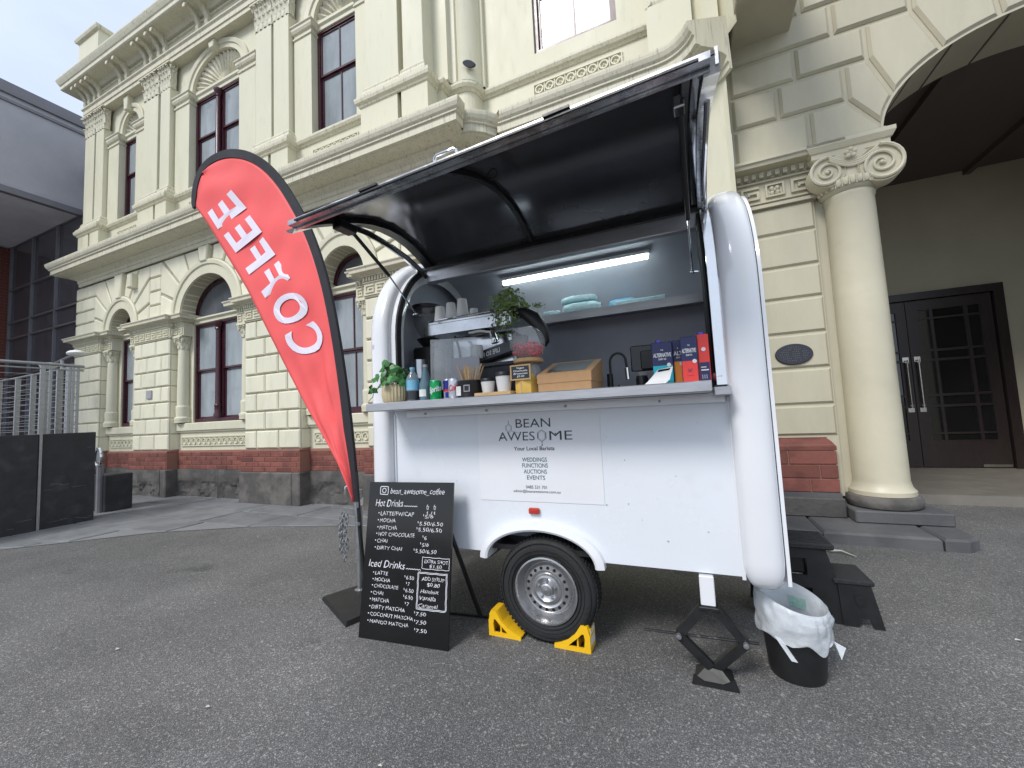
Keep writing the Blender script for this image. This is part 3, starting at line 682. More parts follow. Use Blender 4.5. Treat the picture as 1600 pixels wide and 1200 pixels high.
# belt course: frieze, architrave, corona and cyma
BELT = [(0, 4.855), (.03, 4.86), (.03, 4.93), (.05, 4.94), (.05, 5.0), (.09, 5.03), (.14, 5.05), (.14, 5.075), (.34, 5.095), (.36, 5.115), (.40, 5.115), (.40, 5.21), (.425, 5.22), (.425, 5.24), (.45, 5.265), (.47, 5.31), (.475, 5.345), (.475, 5.37), (.02, 5.46)]
bp('belt_cornice', MB().sweep(BELT, PATH), 'ledge')
# dado and sill band of the upper floor
bp('dado_wall', MB().sweep([(-.10, 5.40), (-.10, 6.12)], PATH), 'cream', fixn=False)
SILL = [(-.14, 6.08), (-.08, 6.09), (-.065, 6.12), (-.04, 6.13), (-.02, 6.17), (-.02, 6.19), (-.05, 6.215), (-.05, 6.235), (-.14, 6.26)]
bp('sill_band', MB().sweep(SILL, PATH), 'ledge')
# upper floor walls
W2 = 4.86; GU = 4.97
ub = [(-12.34, -10.66, -11.5, .37, .45), (-9.60, -7.03, -8.31, .80, .62), (-6.0, -4.23, -5.08, .50, .50)]
zs2 = 8.36
segs = [(-13.30, -12.34), (-10.66, -9.60), (-7.03, -6.0), (-4.23, -2.9)]
for a, b in segs: bp('wall', MB().box(a, b, W2, 5.4, 6.25, 9.14), 'cream')
for bi, (a, b, cu, rx, rz) in enumerate(ub):
    bp('arch_wall', MB().arch_plate(a, b, zs2, 9.14, cu, zs2, rx, rz, W2, 5.1, 20), 'cream')
    ow = .17
    bp('archivolt', MB().arch_ring(cu, zs2, rx, rz, rx+ow+.05, rz+ow, [(0, 5.0), (0, W2-.02), (.45, W2-.02), (.5, W2-.045), (.9, W2-.06), (1, W2-.04), (1, W2+.02)], 26), 'cream', True)
    bp('keystone', MB().block([(cu-.06, zs2+rz-.02), (cu+.06, zs2+rz-.02), (cu+.10, 9.12), (cu-.10, 9.12)], W2-.13, W2, .012), 'cream')
    # wing pilasters with moulded caps
    for (p, q, s_) in ((a, cu-rx, 1), (cu+rx, b, -1)):
        bp('wing_pilaster', MB().box(p, q, 4.79, 5.1, 6.25, 8.12), 'cream')
        bp('wing_cap', MB().sweep([(0, 8.10), (.02, 8.11), (.02, 8.14), (0, 8.15), (0, 8.20), (.03, 8.22), (.05, 8.26), (.05, 8.30), (.07, 8.32), (.07, 8.34), (0, 8.36)], [(p, 5.1), (p, 4.79), (q, 4.79), (q, 5.1)]), 'ledge')
    bp('shell_sill', MB().sweep([(0, 8.20), (.03, 8.21), (.03, 8.27), (.06, 8.30), (.06, 8.35), (0, 8.37)], [(cu-rx, 4.93), (cu+rx, 4.93)]), 'cream')
    # fluted shell in the head of the arch
    n = 13 if bi != 1 else 19; mb = MB()
    for i in range(n):
        t0 = pi*i/n; t1 = pi*(i+1)/n; tm = (t0+t1)/2
        def e(t, k, v): return (cu-rx*k*cos(t), v, zs2+rz*k*sin(t))
        mb.add([(cu, 5.0, zs2+.03), e(t0, .5, 5.03), e(t0, .96, 4.93), e(tm, 1.0, 4.885), e(t1, .96, 4.93), e(t1, .5, 5.03), e(tm, .5, 4.985), e(tm, .93, 4.90)],
               [(0, 1, 6), (0, 6, 5), (1, 2, 7, 6), (6, 7, 4, 5), (2, 3, 7), (7, 3, 4)])
    bp('shell_tympanum', mb, 'ledge', fixn=False)
    window(cu, rx, 6.30, 8.22, 7.36, GU, bi == 2, 'glass', mid_col=(bi == 1))
    guilloche(cu-rx*.98, cu+rx*.98, 5.82, 5.95, F_+.10-.02)
# flanking pilasters with leafy capitals, on pedestals
def pilaster(p, q, v=4.70, cap=True):
    bp('pilaster', MB().cbox(p, q, v, 4.9, 6.42, 8.62, .006), 'cream')
    bp('pilaster_base', MB().sweep([(.055, 6.25), (.055, 6.30), (.045, 6.32), (.03, 6.35), (.035, 6.38), (.01, 6.42), (0, 6.43)], [(p, 4.9), (p, v), (q, v), (q, 4.9)]), 'ledge')
    if cap: capital((p+q)/2, v+.06, 8.60, 9.13, .1, 'ledge', flat_w=q-p+.04)
def pedestal(p, q, v=4.64, gap=None):
    for a, b in ((p, q),) if gap is None else ((p, gap-.035), (gap+.035, q)):
        bp('pedestal', MB().box(a, b, v, 4.9, 5.40, 6.09), 'cream')
    bp('pedestal_cap', MB().sweep([(0, 6.06), (.02, 6.07), (.03, 6.10), (.06, 6.12), (.07, 6.16), (.07, 6.19), (.045, 6.21), (.045, 6.24), (0, 6.262)], [(p, 4.9), (p, v), (q, v), (q, 4.9)]), 'ledge')
for (p, q, r, s_) in ((-13.24, -12.80, -12.72, -12.36), (-10.62, -10.08, -9.98, -9.64), (-6.90, -6.48, -6.42, -6.03)):
    pilaster(p, q); pilaster(r, s_); pedestal(p-.04, s_+.04, gap=(q+r)/2)
pilaster(-4.22, -3.60, 4.62); pilaster(-3.50, -3.14, 4.60); pedestal(-4.28, -3.06, 4.56, gap=-3.55)
# narrow strip and the quarter-round bow beside the corner pier
bp('corner_bow', MB().sweep([(-.02, 6.24), (-.02, 9.14)], [(-3.0, 4.9), (-2.90, 4.90), (-2.88, 4.93), (-2.80, 4.93), (-2.79, 4.96)]+[(-2.77+.27*sin(a), 5.20-.27*cos(a)) for a in [R(x) for x in (10, 25, 40, 55, 70, 85, 90)]]+[(-2.46, 5.2), (-2.46, 5.30), (-2.3, 5.30)]), 'cream', True, fixn=False)
# middle bay, set back
W3 = 5.30; wl, wr = -1.70, -.53
bp('wall', MB().box(-2.5, wl, W3, 5.9, 5.9, 9.14).box(wr, .66, W3, 5.9, 5.9, 9.14).box(wl, wr, W3, 5.9, 8.4, 9.14), 'cream')
bp('wall', MB().box(wl, wr, W3, 5.6, 6.0, 6.50), 'cream')
window((wl+wr)/2, (wr-wl)/2, 6.50, 8.40, 7.45, 5.40, True, 'glass')
guilloche(-1.72, -.50, 5.84, 5.99, 5.262)
for p, q in ((-.10, .28),):
    bp('pilaster', MB().box(p, q, 4.98, 5.4, 6.30, 9.1), 'cream'); pedestal(p-.05, q+.06, 5.0)
# oval vent on the bow
VT = Vector((-2.60, 4.955, 6.44)); mb = MB(); ang = R(32)
ring = [(VT.x+.085*cos(t)*cos(ang), VT.y+.085*cos(t)*sin(ang)-.006, VT.z+.055*sin(t)) for t in [2*pi*i/18 for i in range(18)]]
ring2 = [(p[0]-.02*sin(-ang), p[1]+.03, p[2]) for p in ring]
mb.add(ring+ring2, [tuple(range(18))]+[(i, i+18, (i+1) % 18+18, (i+1) % 18) for i in range(18)]); bp('oval_vent', mb, 'plaque')
# top entablature
ARC = [(-.22, 9.125), (.02, 9.125), (.02, 9.21), (.04, 9.215), (.04, 9.31), (.07, 9.34), (.07, 9.37), (0, 9.38)]
ENTP = [(-13.26, 9), (-13.26, 4.70), (-2.95, 4.70), (-2.95, 5.0), (-2.46, 5.0), (-2.46, 5.25), (.66, 5.25)]
bp('architrave', MB().sweep(ARC, ENTP), 'ledge')
bp('upper_frieze', MB().sweep([(0, 9.36), (0, 9.76)], ENTP), 'cream', fixn=False)
bp('top_cornice', MB().sweep([(0, 9.66), (.05, 9.67), (.08, 9.72), (.10, 9.74), (.33, 9.76), (.35, 9.78), (.35, 9.86), (.37, 9.88), (.40, 9.94), (.42, 9.99), (.42, 10.02), (0, 10.06)], ENTP), 'ledge')
bp('frieze_lines', MB().sweep([(0, 9.40), (.02, 9.40), (.02, 9.42), (0, 9.42)], ENTP).sweep([(0, 9.56), (.03, 9.57), (.03, 9.60), (0, 9.61)], ENTP), 'ledge')
br_me = None
BRP = [(0, 0), (-.05, 0), (-.07, .06), (-.06, .13), (-.10, .22), (-.17, .29), (-.27, .30), (-.30, .335), (-.30, .37), (0, .37)]
us = [-13.18, -12.98, -12.72, -12.50, -11.55, -11.28, -10.50, -10.28, -9.98, -9.76, -8.6, -8.3, -7.0, -6.8, -6.4, -6.15, -5.2, -4.95, -4.1, -3.85, -3.45, -3.2]
for u in us:
    if br_me is None:
        o = bp('cornice_bracket', MB().prism([(4.70+y, 9.385+z) for y, z in BRP], u-.05, u+.05, 'x').lathe_y([(.0, 4.385), (.045, 4.39), (.045, 4.41)], (u, 9.70), 10), 'ledge', fixn=True); br_me = o.data; bc = ORG[o.name]-Vector((u, 0, 0))
    else: link('cornice_bracket', br_me, bc+Vector((u, 0, 0)), B, 'B')
bp('blocking_course', MB().box(-13.1, .6, 4.72, 5.2, 10.05, 10.22), 'ledge')
for a, b in ((-12.75, -11.85), (-7.0, -5.9)):
    bp('parapet_block', MB().box(a, b, 4.36, 5.3, 10.03, 10.62), 'cream'); bp('parapet_cap', MB().sweep([(0, 10.6), (.05, 10.62), (.07, 10.67), (.07, 10.70), (0, 10.74)], [(a, 5.3), (a, 4.36), (b, 4.36), (b, 5.3)]), 'ledge')
# small fittings on pier B and above
bp('wall_box', MB().cbox(-10.30, -10.12, F_-.03, F_, 1.98, 2.16, .01), 'greyp'); bp('wall_lantern_block', MB().block([(-10.95, 4.42), (-10.78, 4.42), (-10.78, 4.72), (-10.95, 4.72)], F_-.12, F_, .02), 'cream')

# ------------------------------------------------------------------ the gate arch
G = thing('gate_archway', 'cream rusticated stone archway with engaged column sheltering a dark porch', 'archway', (2.0, 5.4, 0), 'B')
def gp(name, mb, m='gate', sm=False, parent=None, **k): return part(name, mb, m, parent or G, 'B', sm, **k)
GF = 5.30
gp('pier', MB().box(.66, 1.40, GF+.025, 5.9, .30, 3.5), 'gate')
gp('plinth_stone', MB().cbox(.3, 1.36, 5.16, 5.9, .105, .30, .012), 'bluestone')
gp('plinth_stone', MB().box(.34, 1.345, 5.20, 5.9, .30, .345), 'kerb')
gp('plinth_backing', MB().box(.34, 1.325, 5.235, 5.9, .345, .84), 'mortar')
def gbrick(u0, u1, z0, z1, v=5.222): gp('brick', MB().cbox(u0+.006, u1-.006, v, v+.03, z0+.005, z1-.005, .005), 'brick')
zb = [.345, .488, .632, .775]
for k in range(3):
    u = 1.345-.0; first = [.26, .36, .48][k]; cuts = [1.345]
    x = 1.345-[.25, .16, .43][k]
    while x > .35: cuts.append(x); x -= [.17, .36, .43][len(cuts) % 3]
    cuts.append(.34)
    for q, p in zip(cuts, cuts[1:]): gbrick(p, q, zb[k], zb[k+1])
mb = MB().sweep([(0, .78), (.0, .82), (-.03, .87), (-.06, .90), (-.06, .91), (-.3, .91)], [(.34, 5.225), (1.345, 5.225), (1.345, 5.9)]); gp('brick_capping', mb, 'brick')
zj = [.925, 1.26, 1.655, 2.04, 2.43, 2.79, 3.175, 3.50]
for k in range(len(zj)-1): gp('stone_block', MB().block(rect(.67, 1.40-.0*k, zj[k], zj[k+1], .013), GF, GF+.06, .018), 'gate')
# fret band with dentils and impost cornice
gp('frieze', MB().box(.66, 1.42, GF, 5.9, 3.50, 4.0), 'gate')
_B = B; B = G; 
greek(.68, 1.41, 3.56, 3.82, GF, .03, 'gate', flower=True)
dentils(.66, 1.42, 3.845, 3.905, GF, .06, 'gate', st=.075)
B = _B
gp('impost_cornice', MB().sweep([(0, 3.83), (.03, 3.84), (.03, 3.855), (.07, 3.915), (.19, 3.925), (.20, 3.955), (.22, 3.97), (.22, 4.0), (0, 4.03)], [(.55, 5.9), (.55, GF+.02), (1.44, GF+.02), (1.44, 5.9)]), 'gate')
gp('frieze_bead', MB().box(.66, 1.42, GF-.035, GF, 3.50, 3.535), 'gate')
# engaged column with Ionic capital
cu, cv = 1.695, 5.30
gp('column_shaft', MB().lathe([(.262, .345), (.262, .385), (.235, .42), (.222, .48), (.218, 1.5), (.215, 2.4), (.208, 3.38), (.218, 3.40), (.218, 3.43)], (cu, cv), 40), 'holo', True)
gp('column_torus', MB().lathe([(.26, .22), (.285, .235), (.30, .27), (.30, .30), (.285, .335), (.25, .345)], (cu, cv), 40), 'bluestone', True)
gp('column_plinth', MB().cbox(1.38, 2.10, 5.0, 5.62, .105, .222, .012), 'kerb')
gp('column_backing', MB().box(1.40, 1.93, 5.36, 5.9, .105, 3.9), 'gate')
mb = MB().lathe([(.205, 3.43), (.245, 3.46), (.262, 3.51), (.25, 3.56), (.21, 3.58), (.21, 3.84)], (cu, cv), 32); gp('capital_echinus', mb, 'holo', True)
mb = MB()
for i in range(14):
    a = -pi+pi*(i+.5)/14; c = (cu+.255*cos(a), cv+.255*sin(a)); mb.ball((c[0], c[1], 3.512), .026, 7, 5, (1, 1, 1.7))
    a2 = a+pi/28; mb.bar((cu+.262*cos(a2), cv+.262*sin(a2), 3.555), (cu+.255*cos(a2), cv+.255*sin(a2), 3.47), .010, .014)
gp('egg_and_dart', mb, 'holo', True)
def volute(x, y, z, R0, turns, dirx, name='volute'):
    """spiral scroll in a vertical plane facing the camera side, as a stepped disc with a raised spiral bead"""
    mb = MB(); mb.lathe_y([(R0*.55, y-.02), (R0*.92, y-.02), (R0, y-.035), (R0*1.04, y-.02), (R0*1.04, y+.12)], (x, z), 30)
    pts = []; n = 60
    for i in range(n+1):
        t = i/n; a = pi/2+dirx*t*turns*2*pi; r = R0*(.98*(1-t)**1.15+.05); pts.append((x+r*cos(a), y-.035, z+r*sin(a)))
    mb.tube(pts, [.018*(1-.6*i/n) for i in range(n+1)], 6); mb.ball((x, y-.035, z), R0*.12, 8, 6)
    return gp(name, mb, 'holo', True)
volute(1.915, 5.10, 3.63, .185, 2.6, -1); volute(1.48, 5.12, 3.655, .155, 2.3, 1)
# concave sweep joining the volutes, and centre flower
mb = MB()
for k in range(3):
    pts = [(1.50+.40*t, 5.075, 3.81-.10*math.sin(pi*t)-.02*k) for t in [i/12 for i in range(13)]]
    mb.tube(pts, .014, 6)
gp('volute_band', mb, 'holo', True)
mb = MB(); fc = (1.67, 5.04, 3.79)
for k in range(5): a = pi/2+k*2*pi/5; mb.ball((fc[0]+.035*cos(a), fc[1], fc[2]+.035*sin(a)), .024, 7, 5)
mb.ball(fc, .018, 7, 5); gp('capital_flower', mb, 'holo', True)
gp('abacus', MB().sweep([(-.02, 3.815), (.0, 3.82), (.03, 3.85), (.03, 3.90), (.045, 3.91), (.07, 3.96), (.07, 4.0), (0, 4.02)], [(1.40, 5.9), (1.40, 5.17), (2.0, 5.17), (2.0, 5.9)]), 'holo')
gp('abacus_core', MB().box(1.42, 2.03, 5.20, 5.9, 3.83, 4.06), 'gate')
# arch wall with opening (half ellipse) and thick soffit
AC, AZ, AX, AY = 3.50, 4.065, 1.45, .90
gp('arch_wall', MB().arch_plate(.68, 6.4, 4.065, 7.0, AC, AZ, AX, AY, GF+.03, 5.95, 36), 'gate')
gp('arch_soffit', MB().arch_ring(AC, AZ, AX-.004, AY-.004, AX+.02, AY+.02, [(0, 5.97), (0, GF+.02), (1, GF+.02)], 40), 'gate')
for k_, t_ in enumerate((.30, .62, .95, 1.28, 1.60)):
    ca, sa = -cos(t_), sin(t_); gp('soffit_joint', MB().bar((AC+(AX-.006)*ca, GF+.03, AZ+(AY-.006)*sa), (AC+(AX-.006)*ca, 5.96, AZ+(AY-.006)*sa), .018, .012, up=(ca, 0, sa)), 'ceil')
def ell(u): return AZ+AY*math.sqrt(max(0, 1-((u-AC)/AX)**2))
def arcpts(ua, ub, n=6): return [(ua+(ub-ua)*i/n, ell(ua+(ub-ua)*i/n)) for i in range(n+1)]
r0, r1, r2, r3, r4 = 4.035, 4.50, 4.90, 5.28, 5.66
J = [(1.78, r1), (1.99, r2), (2.38, r3), (2.95, r4)]      # outer ends of joints
I = [2.053, 2.17, 2.58, 3.02, 3.5]                          # intrados ends (u)
def vs(poly): gp('voussoir', MB().block(inset(poly, .020), GF-.005, GF+.06, .026), 'gate')
vs([(1.43, r0), (2.05, r0), (2.053, ell(2.053)), J[0], (1.43, r1)])
vs([(1.78, r1)]+arcpts(2.053, I[1], 3)+[J[1], (1.78, r2)])
vs([(1.99, r2)]+arcpts(I[1], I[2])+[J[2], (1.99, r3)])
vs([(2.38, r3)]+arcpts(I[2], I[3])+[J[3], (2.38, r4)])
vs([(2.95, r4)]+arcpts(I[3], I[4])+[(3.45, 6.1), (2.95, 6.1)])
for (a, b, z0, z1) in ((.69, 1.43, r0, r1), (.69, 1.16, r1, r2), (1.16, 1.78, r1, r2), (.69, 1.35, r2, r3), (1.35, 1.99, r2, r3), (.69, 1.72, r3, r4), (1.72, 2.38, r3, r4), (.69, 1.45, r4, 6.04), (1.45, 2.2, r4, 6.04), (2.2, 2.95, r4, 6.04), (.69, 1.9, 6.04, 6.42), (1.9, 2.95, 6.04, 6.42)):
    gp('stone_block', MB().block(rect(a, b, z0, z1, .020), GF-.005, GF+.06, .026), 'gate')
gp('pier', MB().box(4.95, 6.4, 5.30, 5.95, 0, 4.065), 'gate')
# balcony beam projecting over the corner
gp('balcony_beam', MB().cbox(.74, 1.34, 3.2, 5.31, 5.50, 6.3, .01), 'gate')
# porch room
gp('porch_wall', MB().box(1.3, 7.4, 9.0, 9.3, 0, 5.2), 'porch')
gp('porch_wall', MB().box(1.75, 1.93, 5.96, 9.0, 0, 5.2), 'porch'); gp('porch_wall', MB().box(7.2, 7.4, 5.96, 9.0, 0, 5.2), 'porch')
gp('porch_wall', MB().box(6.4, 7.4, 5.5, 5.96, 0, 7.0), 'gate')
gp('porch_ceiling', MB().box(1.7, 7.4, 5.96, 9.0, 4.98, 5.3), 'ceil')
for u in (2.9, 4.4, 5.9): gp('ceiling_beam', MB().box(u, u+.09, 5.97, 9.0, 4.90, 4.98), 'ceil')
tf = part('porch_floor', MB().box(1.94, 7.2, 6.55, 9.0, 0, .115), 'tile', None, 'B', kind='structure')
gp('porch_roof', MB().box(.68, 7.4, 5.96, 9.3, 6.9, 7.0), 'gate')
# double door
D = thing('double_door', 'dark timber double door with small glass panes and tall chrome pull handles', 'door', (3.5, 8.95, .12), 'B')
def dp(name, mb, m='wood_dark', sm=False, parent=None): return part(name, mb, m, parent or D, 'B', sm)
dp('door_frame', MB().box(2.22, 2.36, 8.86, 9.0, .115, 3.02).box(4.50, 4.62, 8.86, 9.0, .115, 3.02).box(2.36, 4.50, 8.86, 9.0, 2.90, 3.02))
for (a, b) in ((2.37, 3.43), (3.44, 4.49)):
    z0, z1 = .13, 2.89; A = a+.15; Bb = b-.13; zb_, zt_ = .56, 2.72
    # leaf made of stiles and rails round a 3 x 6 grid of openings
    us_ = [A, A+.14, A+.20, Bb-.20, Bb-.14, Bb]; us_ = [(A, A+.15), (A+.19, Bb-.19), (Bb-.15, Bb)]
    zsn = [(.56, .66), (.69, 1.10), (1.14, 1.28), (1.32, 1.86), (1.90, 2.02), (2.06, 2.56), (2.59, 2.72)]
    mb = MB(); mb.box(a, A, 8.92, 8.97, z0, z1).box(Bb, b, 8.92, 8.97, z0, z1).box(A, Bb, 8.92, 8.97, z0, zsn[0][0]).box(A, Bb, 8.92, 8.97, zsn[-1][1], z1)
    for (p, q) in zip(us_, us_[1:]): mb.box(p[1], q[0], 8.925, 8.965, zsn[0][0], zsn[-1][1])
    for (p, q) in zip(zsn, zsn[1:]):
        for (u0, u1) in us_: mb.box(u0, u1, 8.925, 8.965, p[1], q[0])
    leaf = dp('door_leaf', mb)
    for (u0, u1) in us_:
        for (za, zb2) in zsn: dp('pane', MB().box(u0, u1, 8.945, 8.95, za, zb2), 'dglass', False, leaf)
    hx = b-.07 if a < 3 else a+.07
    dp('handle', MB().tube([(hx, 8.86, 1.10), (hx, 8.86, 1.90)], .014, 8).tube([(hx, 8.86, 1.86), (hx, 8.93, 1.86)], .022, 8).tube([(hx, 8.86, 1.14), (hx, 8.93, 1.14)], .022, 8).box(hx-.04, hx+.04, 8.905, 8.918, 1.87, 1.95).box(hx-.04, hx+.04, 8.905, 8.918, 1.03, 1.10), 'brass', True, leaf)
dp('kick_plate', MB().box(4.15, 4.48, 8.91, 8.918, .135, .175), 'brass')
# oval plaque
mb = MB(); P = [(.175*cos(2*pi*i/32), .115*sin(2*pi*i/32)) for i in range(32)]
mb.block([(1.07+x, 1.815+z) for x, z in P], 5.278, 5.30, .008)
pq = part('oval_plaque', mb, 'plaque', None, 'B', label='dark oval plaque fixed to the stone blocks beside the column', cat='plaque')
mb = MB()
for i, (t, w) in enumerate((("RAILWAY", .10), ("DEPARTMENT", .20), ("ERECTED FOR THE", .24), ("SUBURBAN LINES", .26), ("AND OFFICES", .24), ("OPENED 1893", .20), ("HERITAGE", .12))):
    put_text(mb, 'lllll llll lll lllll'[:int(w*60)], (1.07, 5.2755, 1.885-i*.024), (1, 0, 0), (0, 0, 1), width=w, h=.009, center=True)
part('plaque_lettering', mb, 'scuff', pq, 'B')

# ================================================================== MODERN BUILDING AT LEFT
Nn = thing('modern_office_building', 'grey clad modern building with deep overhanging soffit and glazed wall', 'building', (-17, 5, 0), 'B')
def npart(name, mb, m='greyclad', parent=None): return part(name, mb, m, parent or Nn, 'B')
npart('overhang', MB().box(-26, -15, -6, 7.4, 7.40, 10.0), 'greyclad')
npart('roof_fascia', MB().box(-26.05, -14.93, -6, 7.42, 9.86, 10.15), 'steelgrey')
npart('roof_fascia', MB().box(-26.05, -14.96, -6, 7.41, 9.66, 9.73), 'steelgrey')
npart('soffit_edge', MB().box(-15.12, -14.97, -6, 5.29, 7.34, 7.50), 'steelgrey')
npart('soffit', MB().box(-26, -15.13, -6, 5.26, 7.36, 7.40), 'greysoff')
for k in range(4): npart('mullion', MB().box(-19.4+k*1.55, -19.34+k*1.55, 5.24, 5.36, 0, 7.35), 'steelgrey')
for z in (3.2, 4.35, 4.85, 5.9): npart('glazing_rail', MB().box(-19.4, -14.2, 5.24, 5.30, z, z+.045), 'galv')
for k in range(4): npart('glass_sheet', MB().box(-19.34+k*1.55, -17.85+k*1.55, 5.30, 5.32, .02, 7.34), 'curtain')
npart('stair_glazing', MB().box(-14.95, -13.75, 5.40, 5.42, 4.2, 8.6), 'glassd')
for z in (5.6, 6.9, 7.5, 8.6): npart('glazing_rail', MB().box(-14.97, -13.75, 5.36, 5.40, z, z+.05), 'galv')
npart('mullion', MB().box(-14.99, -14.93, 5.36, 5.42, 4.2, 8.65), 'galv')
npart('concrete_column', MB().box(-18.1, -17.6, 5.9, 6.3, 0, 7.3), 'steelgrey')
for k in (0, 1, 2): npart('concrete_column', MB().box(-19.2+k*1.9, -18.9+k*1.9, 5.6, 5.9, 0, 7.3), 'greyclad')
npart('brick_wall', MB().box(-26, -13.6, 6.9, 7.2, 0, 7.38), 'brick2'); npart('brick_wall', MB().box(-19.9, -19.5, 1.0, 6.9, 0, 7.3), 'mortar')
bk = MB()
for j in range(58):
    for i in range(17):
        y = 1.0+i*.255+(.12 if j % 2 else 0); bk.box(-19.5, -19.485, y, y+.24, 1.6+j*.099, 1.6+j*.099+.085)
npart('brickwork', bk, 'brick2')['kind'] = 'stuff'
bk = MB()
for j in range(58):
    for i in range(26):
        x = -19.4+i*.255+(.12 if j % 2 else 0); bk.box(x, x+.24, 6.885, 6.9, 1.6+j*.099, 1.6+j*.099+.085)
npart('brickwork', bk, 'brick2')['kind'] = 'stuff'
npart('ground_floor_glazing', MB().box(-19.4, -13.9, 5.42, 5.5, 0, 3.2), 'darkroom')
# twin lamp heads
LP = thing('floodlight', 'pale twin-headed floodlight on arms above the railing', 'lamp', (-11.6, 3.9, 0), 'B')
part('pole', MB().tube([(-11.95, 4.0, 0), (-11.95, 4.0, 2.88)], .03, 8), 'galv', LP, 'B')
part('arm', MB().tube([(-12.5, 4.0, 2.83), (-11.95, 4.0, 2.90), (-11.5, 4.0, 2.95)], .02, 8), 'galv', LP, 'B', True)
for x, z in ((-12.55, 2.83), (-11.35, 2.97)): part('lamp_head', MB().ball((x, 4.0, z), .2, 12, 8, (1, .7, .32)), 'whitep', LP, 'B', True)

# ================================================================== BLACK WALL AND RAILING
BW = thing('black_wall', 'low black rendered wall at the left edge of the photo, scuffed and jointed', 'wall', (-8.7, 1.5, 0), 'W')
part('wall_panel', MB().cbox(-8.95, -8.50, 2.455, 3.03, 0, 1.345, .008), 'blackwall', BW, 'W')
part('wall_panel', MB().cbox(-8.95, -8.47, -.6, 2.425, 0, 1.345, .008), 'blackwall', BW, 'W')
part('corner_strip', MB().box(-8.95, -8.458, 2.426, 2.454, 0, 1.35), 'galv', BW, 'W')
mb = MB(); rnd = random.Random(12)
for k in range(26):
    y = rnd.uniform(1.2, 2.98); z = rnd.choice((.10, .18, .55, .62, rnd.uniform(.1, 1.25))); L_ = rnd.uniform(.02, .22); x = -8.4985 if y > 2.46 else -8.4685
    if 2.38 < y < 2.46 or (y < 2.46 < y+L_): continue
    p = [(x, min(3.0, y+L_*t), z+.03*L_*sin(t*3+k)*5*(k % 3 == 0)+rnd.uniform(-.004, .004)) for t in (0, .3, .6, 1)]
    for a, b in zip(p, p[1:]): mb.bar(a, b, .0015, rnd.uniform(.003, .007))
part('scuff_marks', mb, 'scuff', BW, 'W')['kind'] = 'stuff'
RL = thing('steel_railing', 'galvanised steel railing with horizontal wires on top of the black wall', 'railing', (-9, 2, 1.345), 'W')
z0 = 1.345
posts = [(-8.6, .3), (-8.6, 1.2), (-8.6, 1.62), (-8.6, 2.47), (-8.6, 2.55), (-8.6, 2.74), (-8.6, 2.79), (-8.6, 2.84)]
for i, (x, y) in enumerate(posts): part('post', MB().box(x-.02, x+.02, y-(.024 if i == 3 else .013), y+(.024 if i == 3 else .013), z0, 2.35 if i != 4 else 2.31), 'galv', RL, 'W')
for i, (x, y) in enumerate([(-10.75, 2.80), (-10.1, 2.80), (-9.6, 2.80), (-9.15, 2.81), (-11.5, 2.78), (-12.3, 2.75), (-8.85, 2.82)]): part('post', MB().box(x-.02, x+.02, y-.03, y+.03, z0, 2.34), 'galv', RL, 'W')
part('top_rail', MB().tube([(-8.58, -1.0, 2.37), (-8.58, 2.6, 2.36), (-8.59, 2.90, 2.355)], .022, 10), 'galv', RL, 'W', True)
part('top_rail', MB().tube([(-8.62, 2.82, 2.355), (-10.9, 2.80, 2.355), (-13.5, 2.75, 2.355)], .016, 10), 'galv', RL, 'W', True)
part('top_rail', MB().tube([(-8.58, -1.0, 2.30), (-8.59, 2.90, 2.29)], .011, 8), 'galv', RL, 'W', True)
for k in range(10):
    z = z0+.07+k*.088
    part('wire', MB().tube([(-8.6, -1.0, z), (-8.60, 2.86, z)], .0045, 5), 'galv', RL, 'W')
    part('wire', MB().tube([(-8.62, 2.82, z), (-13.0, 2.76, z)], .0045, 5), 'galv', RL, 'W')
BK = part('black_stone_block', MB().cbox(-9.62, -9.05, 3.35, 3.72, .01, .62, .012), 'blackwall', None, 'W', label='small black stone block standing between the wall and the plinth', cat='block')
PL = thing('ring_bollard_light', 'round silver-rimmed lamp on a short post behind the black wall', 'lamp', (-9.15, 3.35, 0), 'W')
part('rim', MB().tube([(-9.16+.10*cos(t), 3.30, .93+.15*sin(t)) for t in [2*pi*i/24 for i in range(25)]], .016, 8, False), 'chrome', PL, 'W', True)
part('lens', MB().lathe_y([(.0, 3.305), (.095, 3.305), (.095, 3.34)], (-9.16, .93), 20), 'steelgrey', PL, 'W', True)
part('post', MB().tube([(-9.16, 3.33, 0), (-9.16, 3.33, .80)], .05, 10), 'steelgrey', PL, 'W')
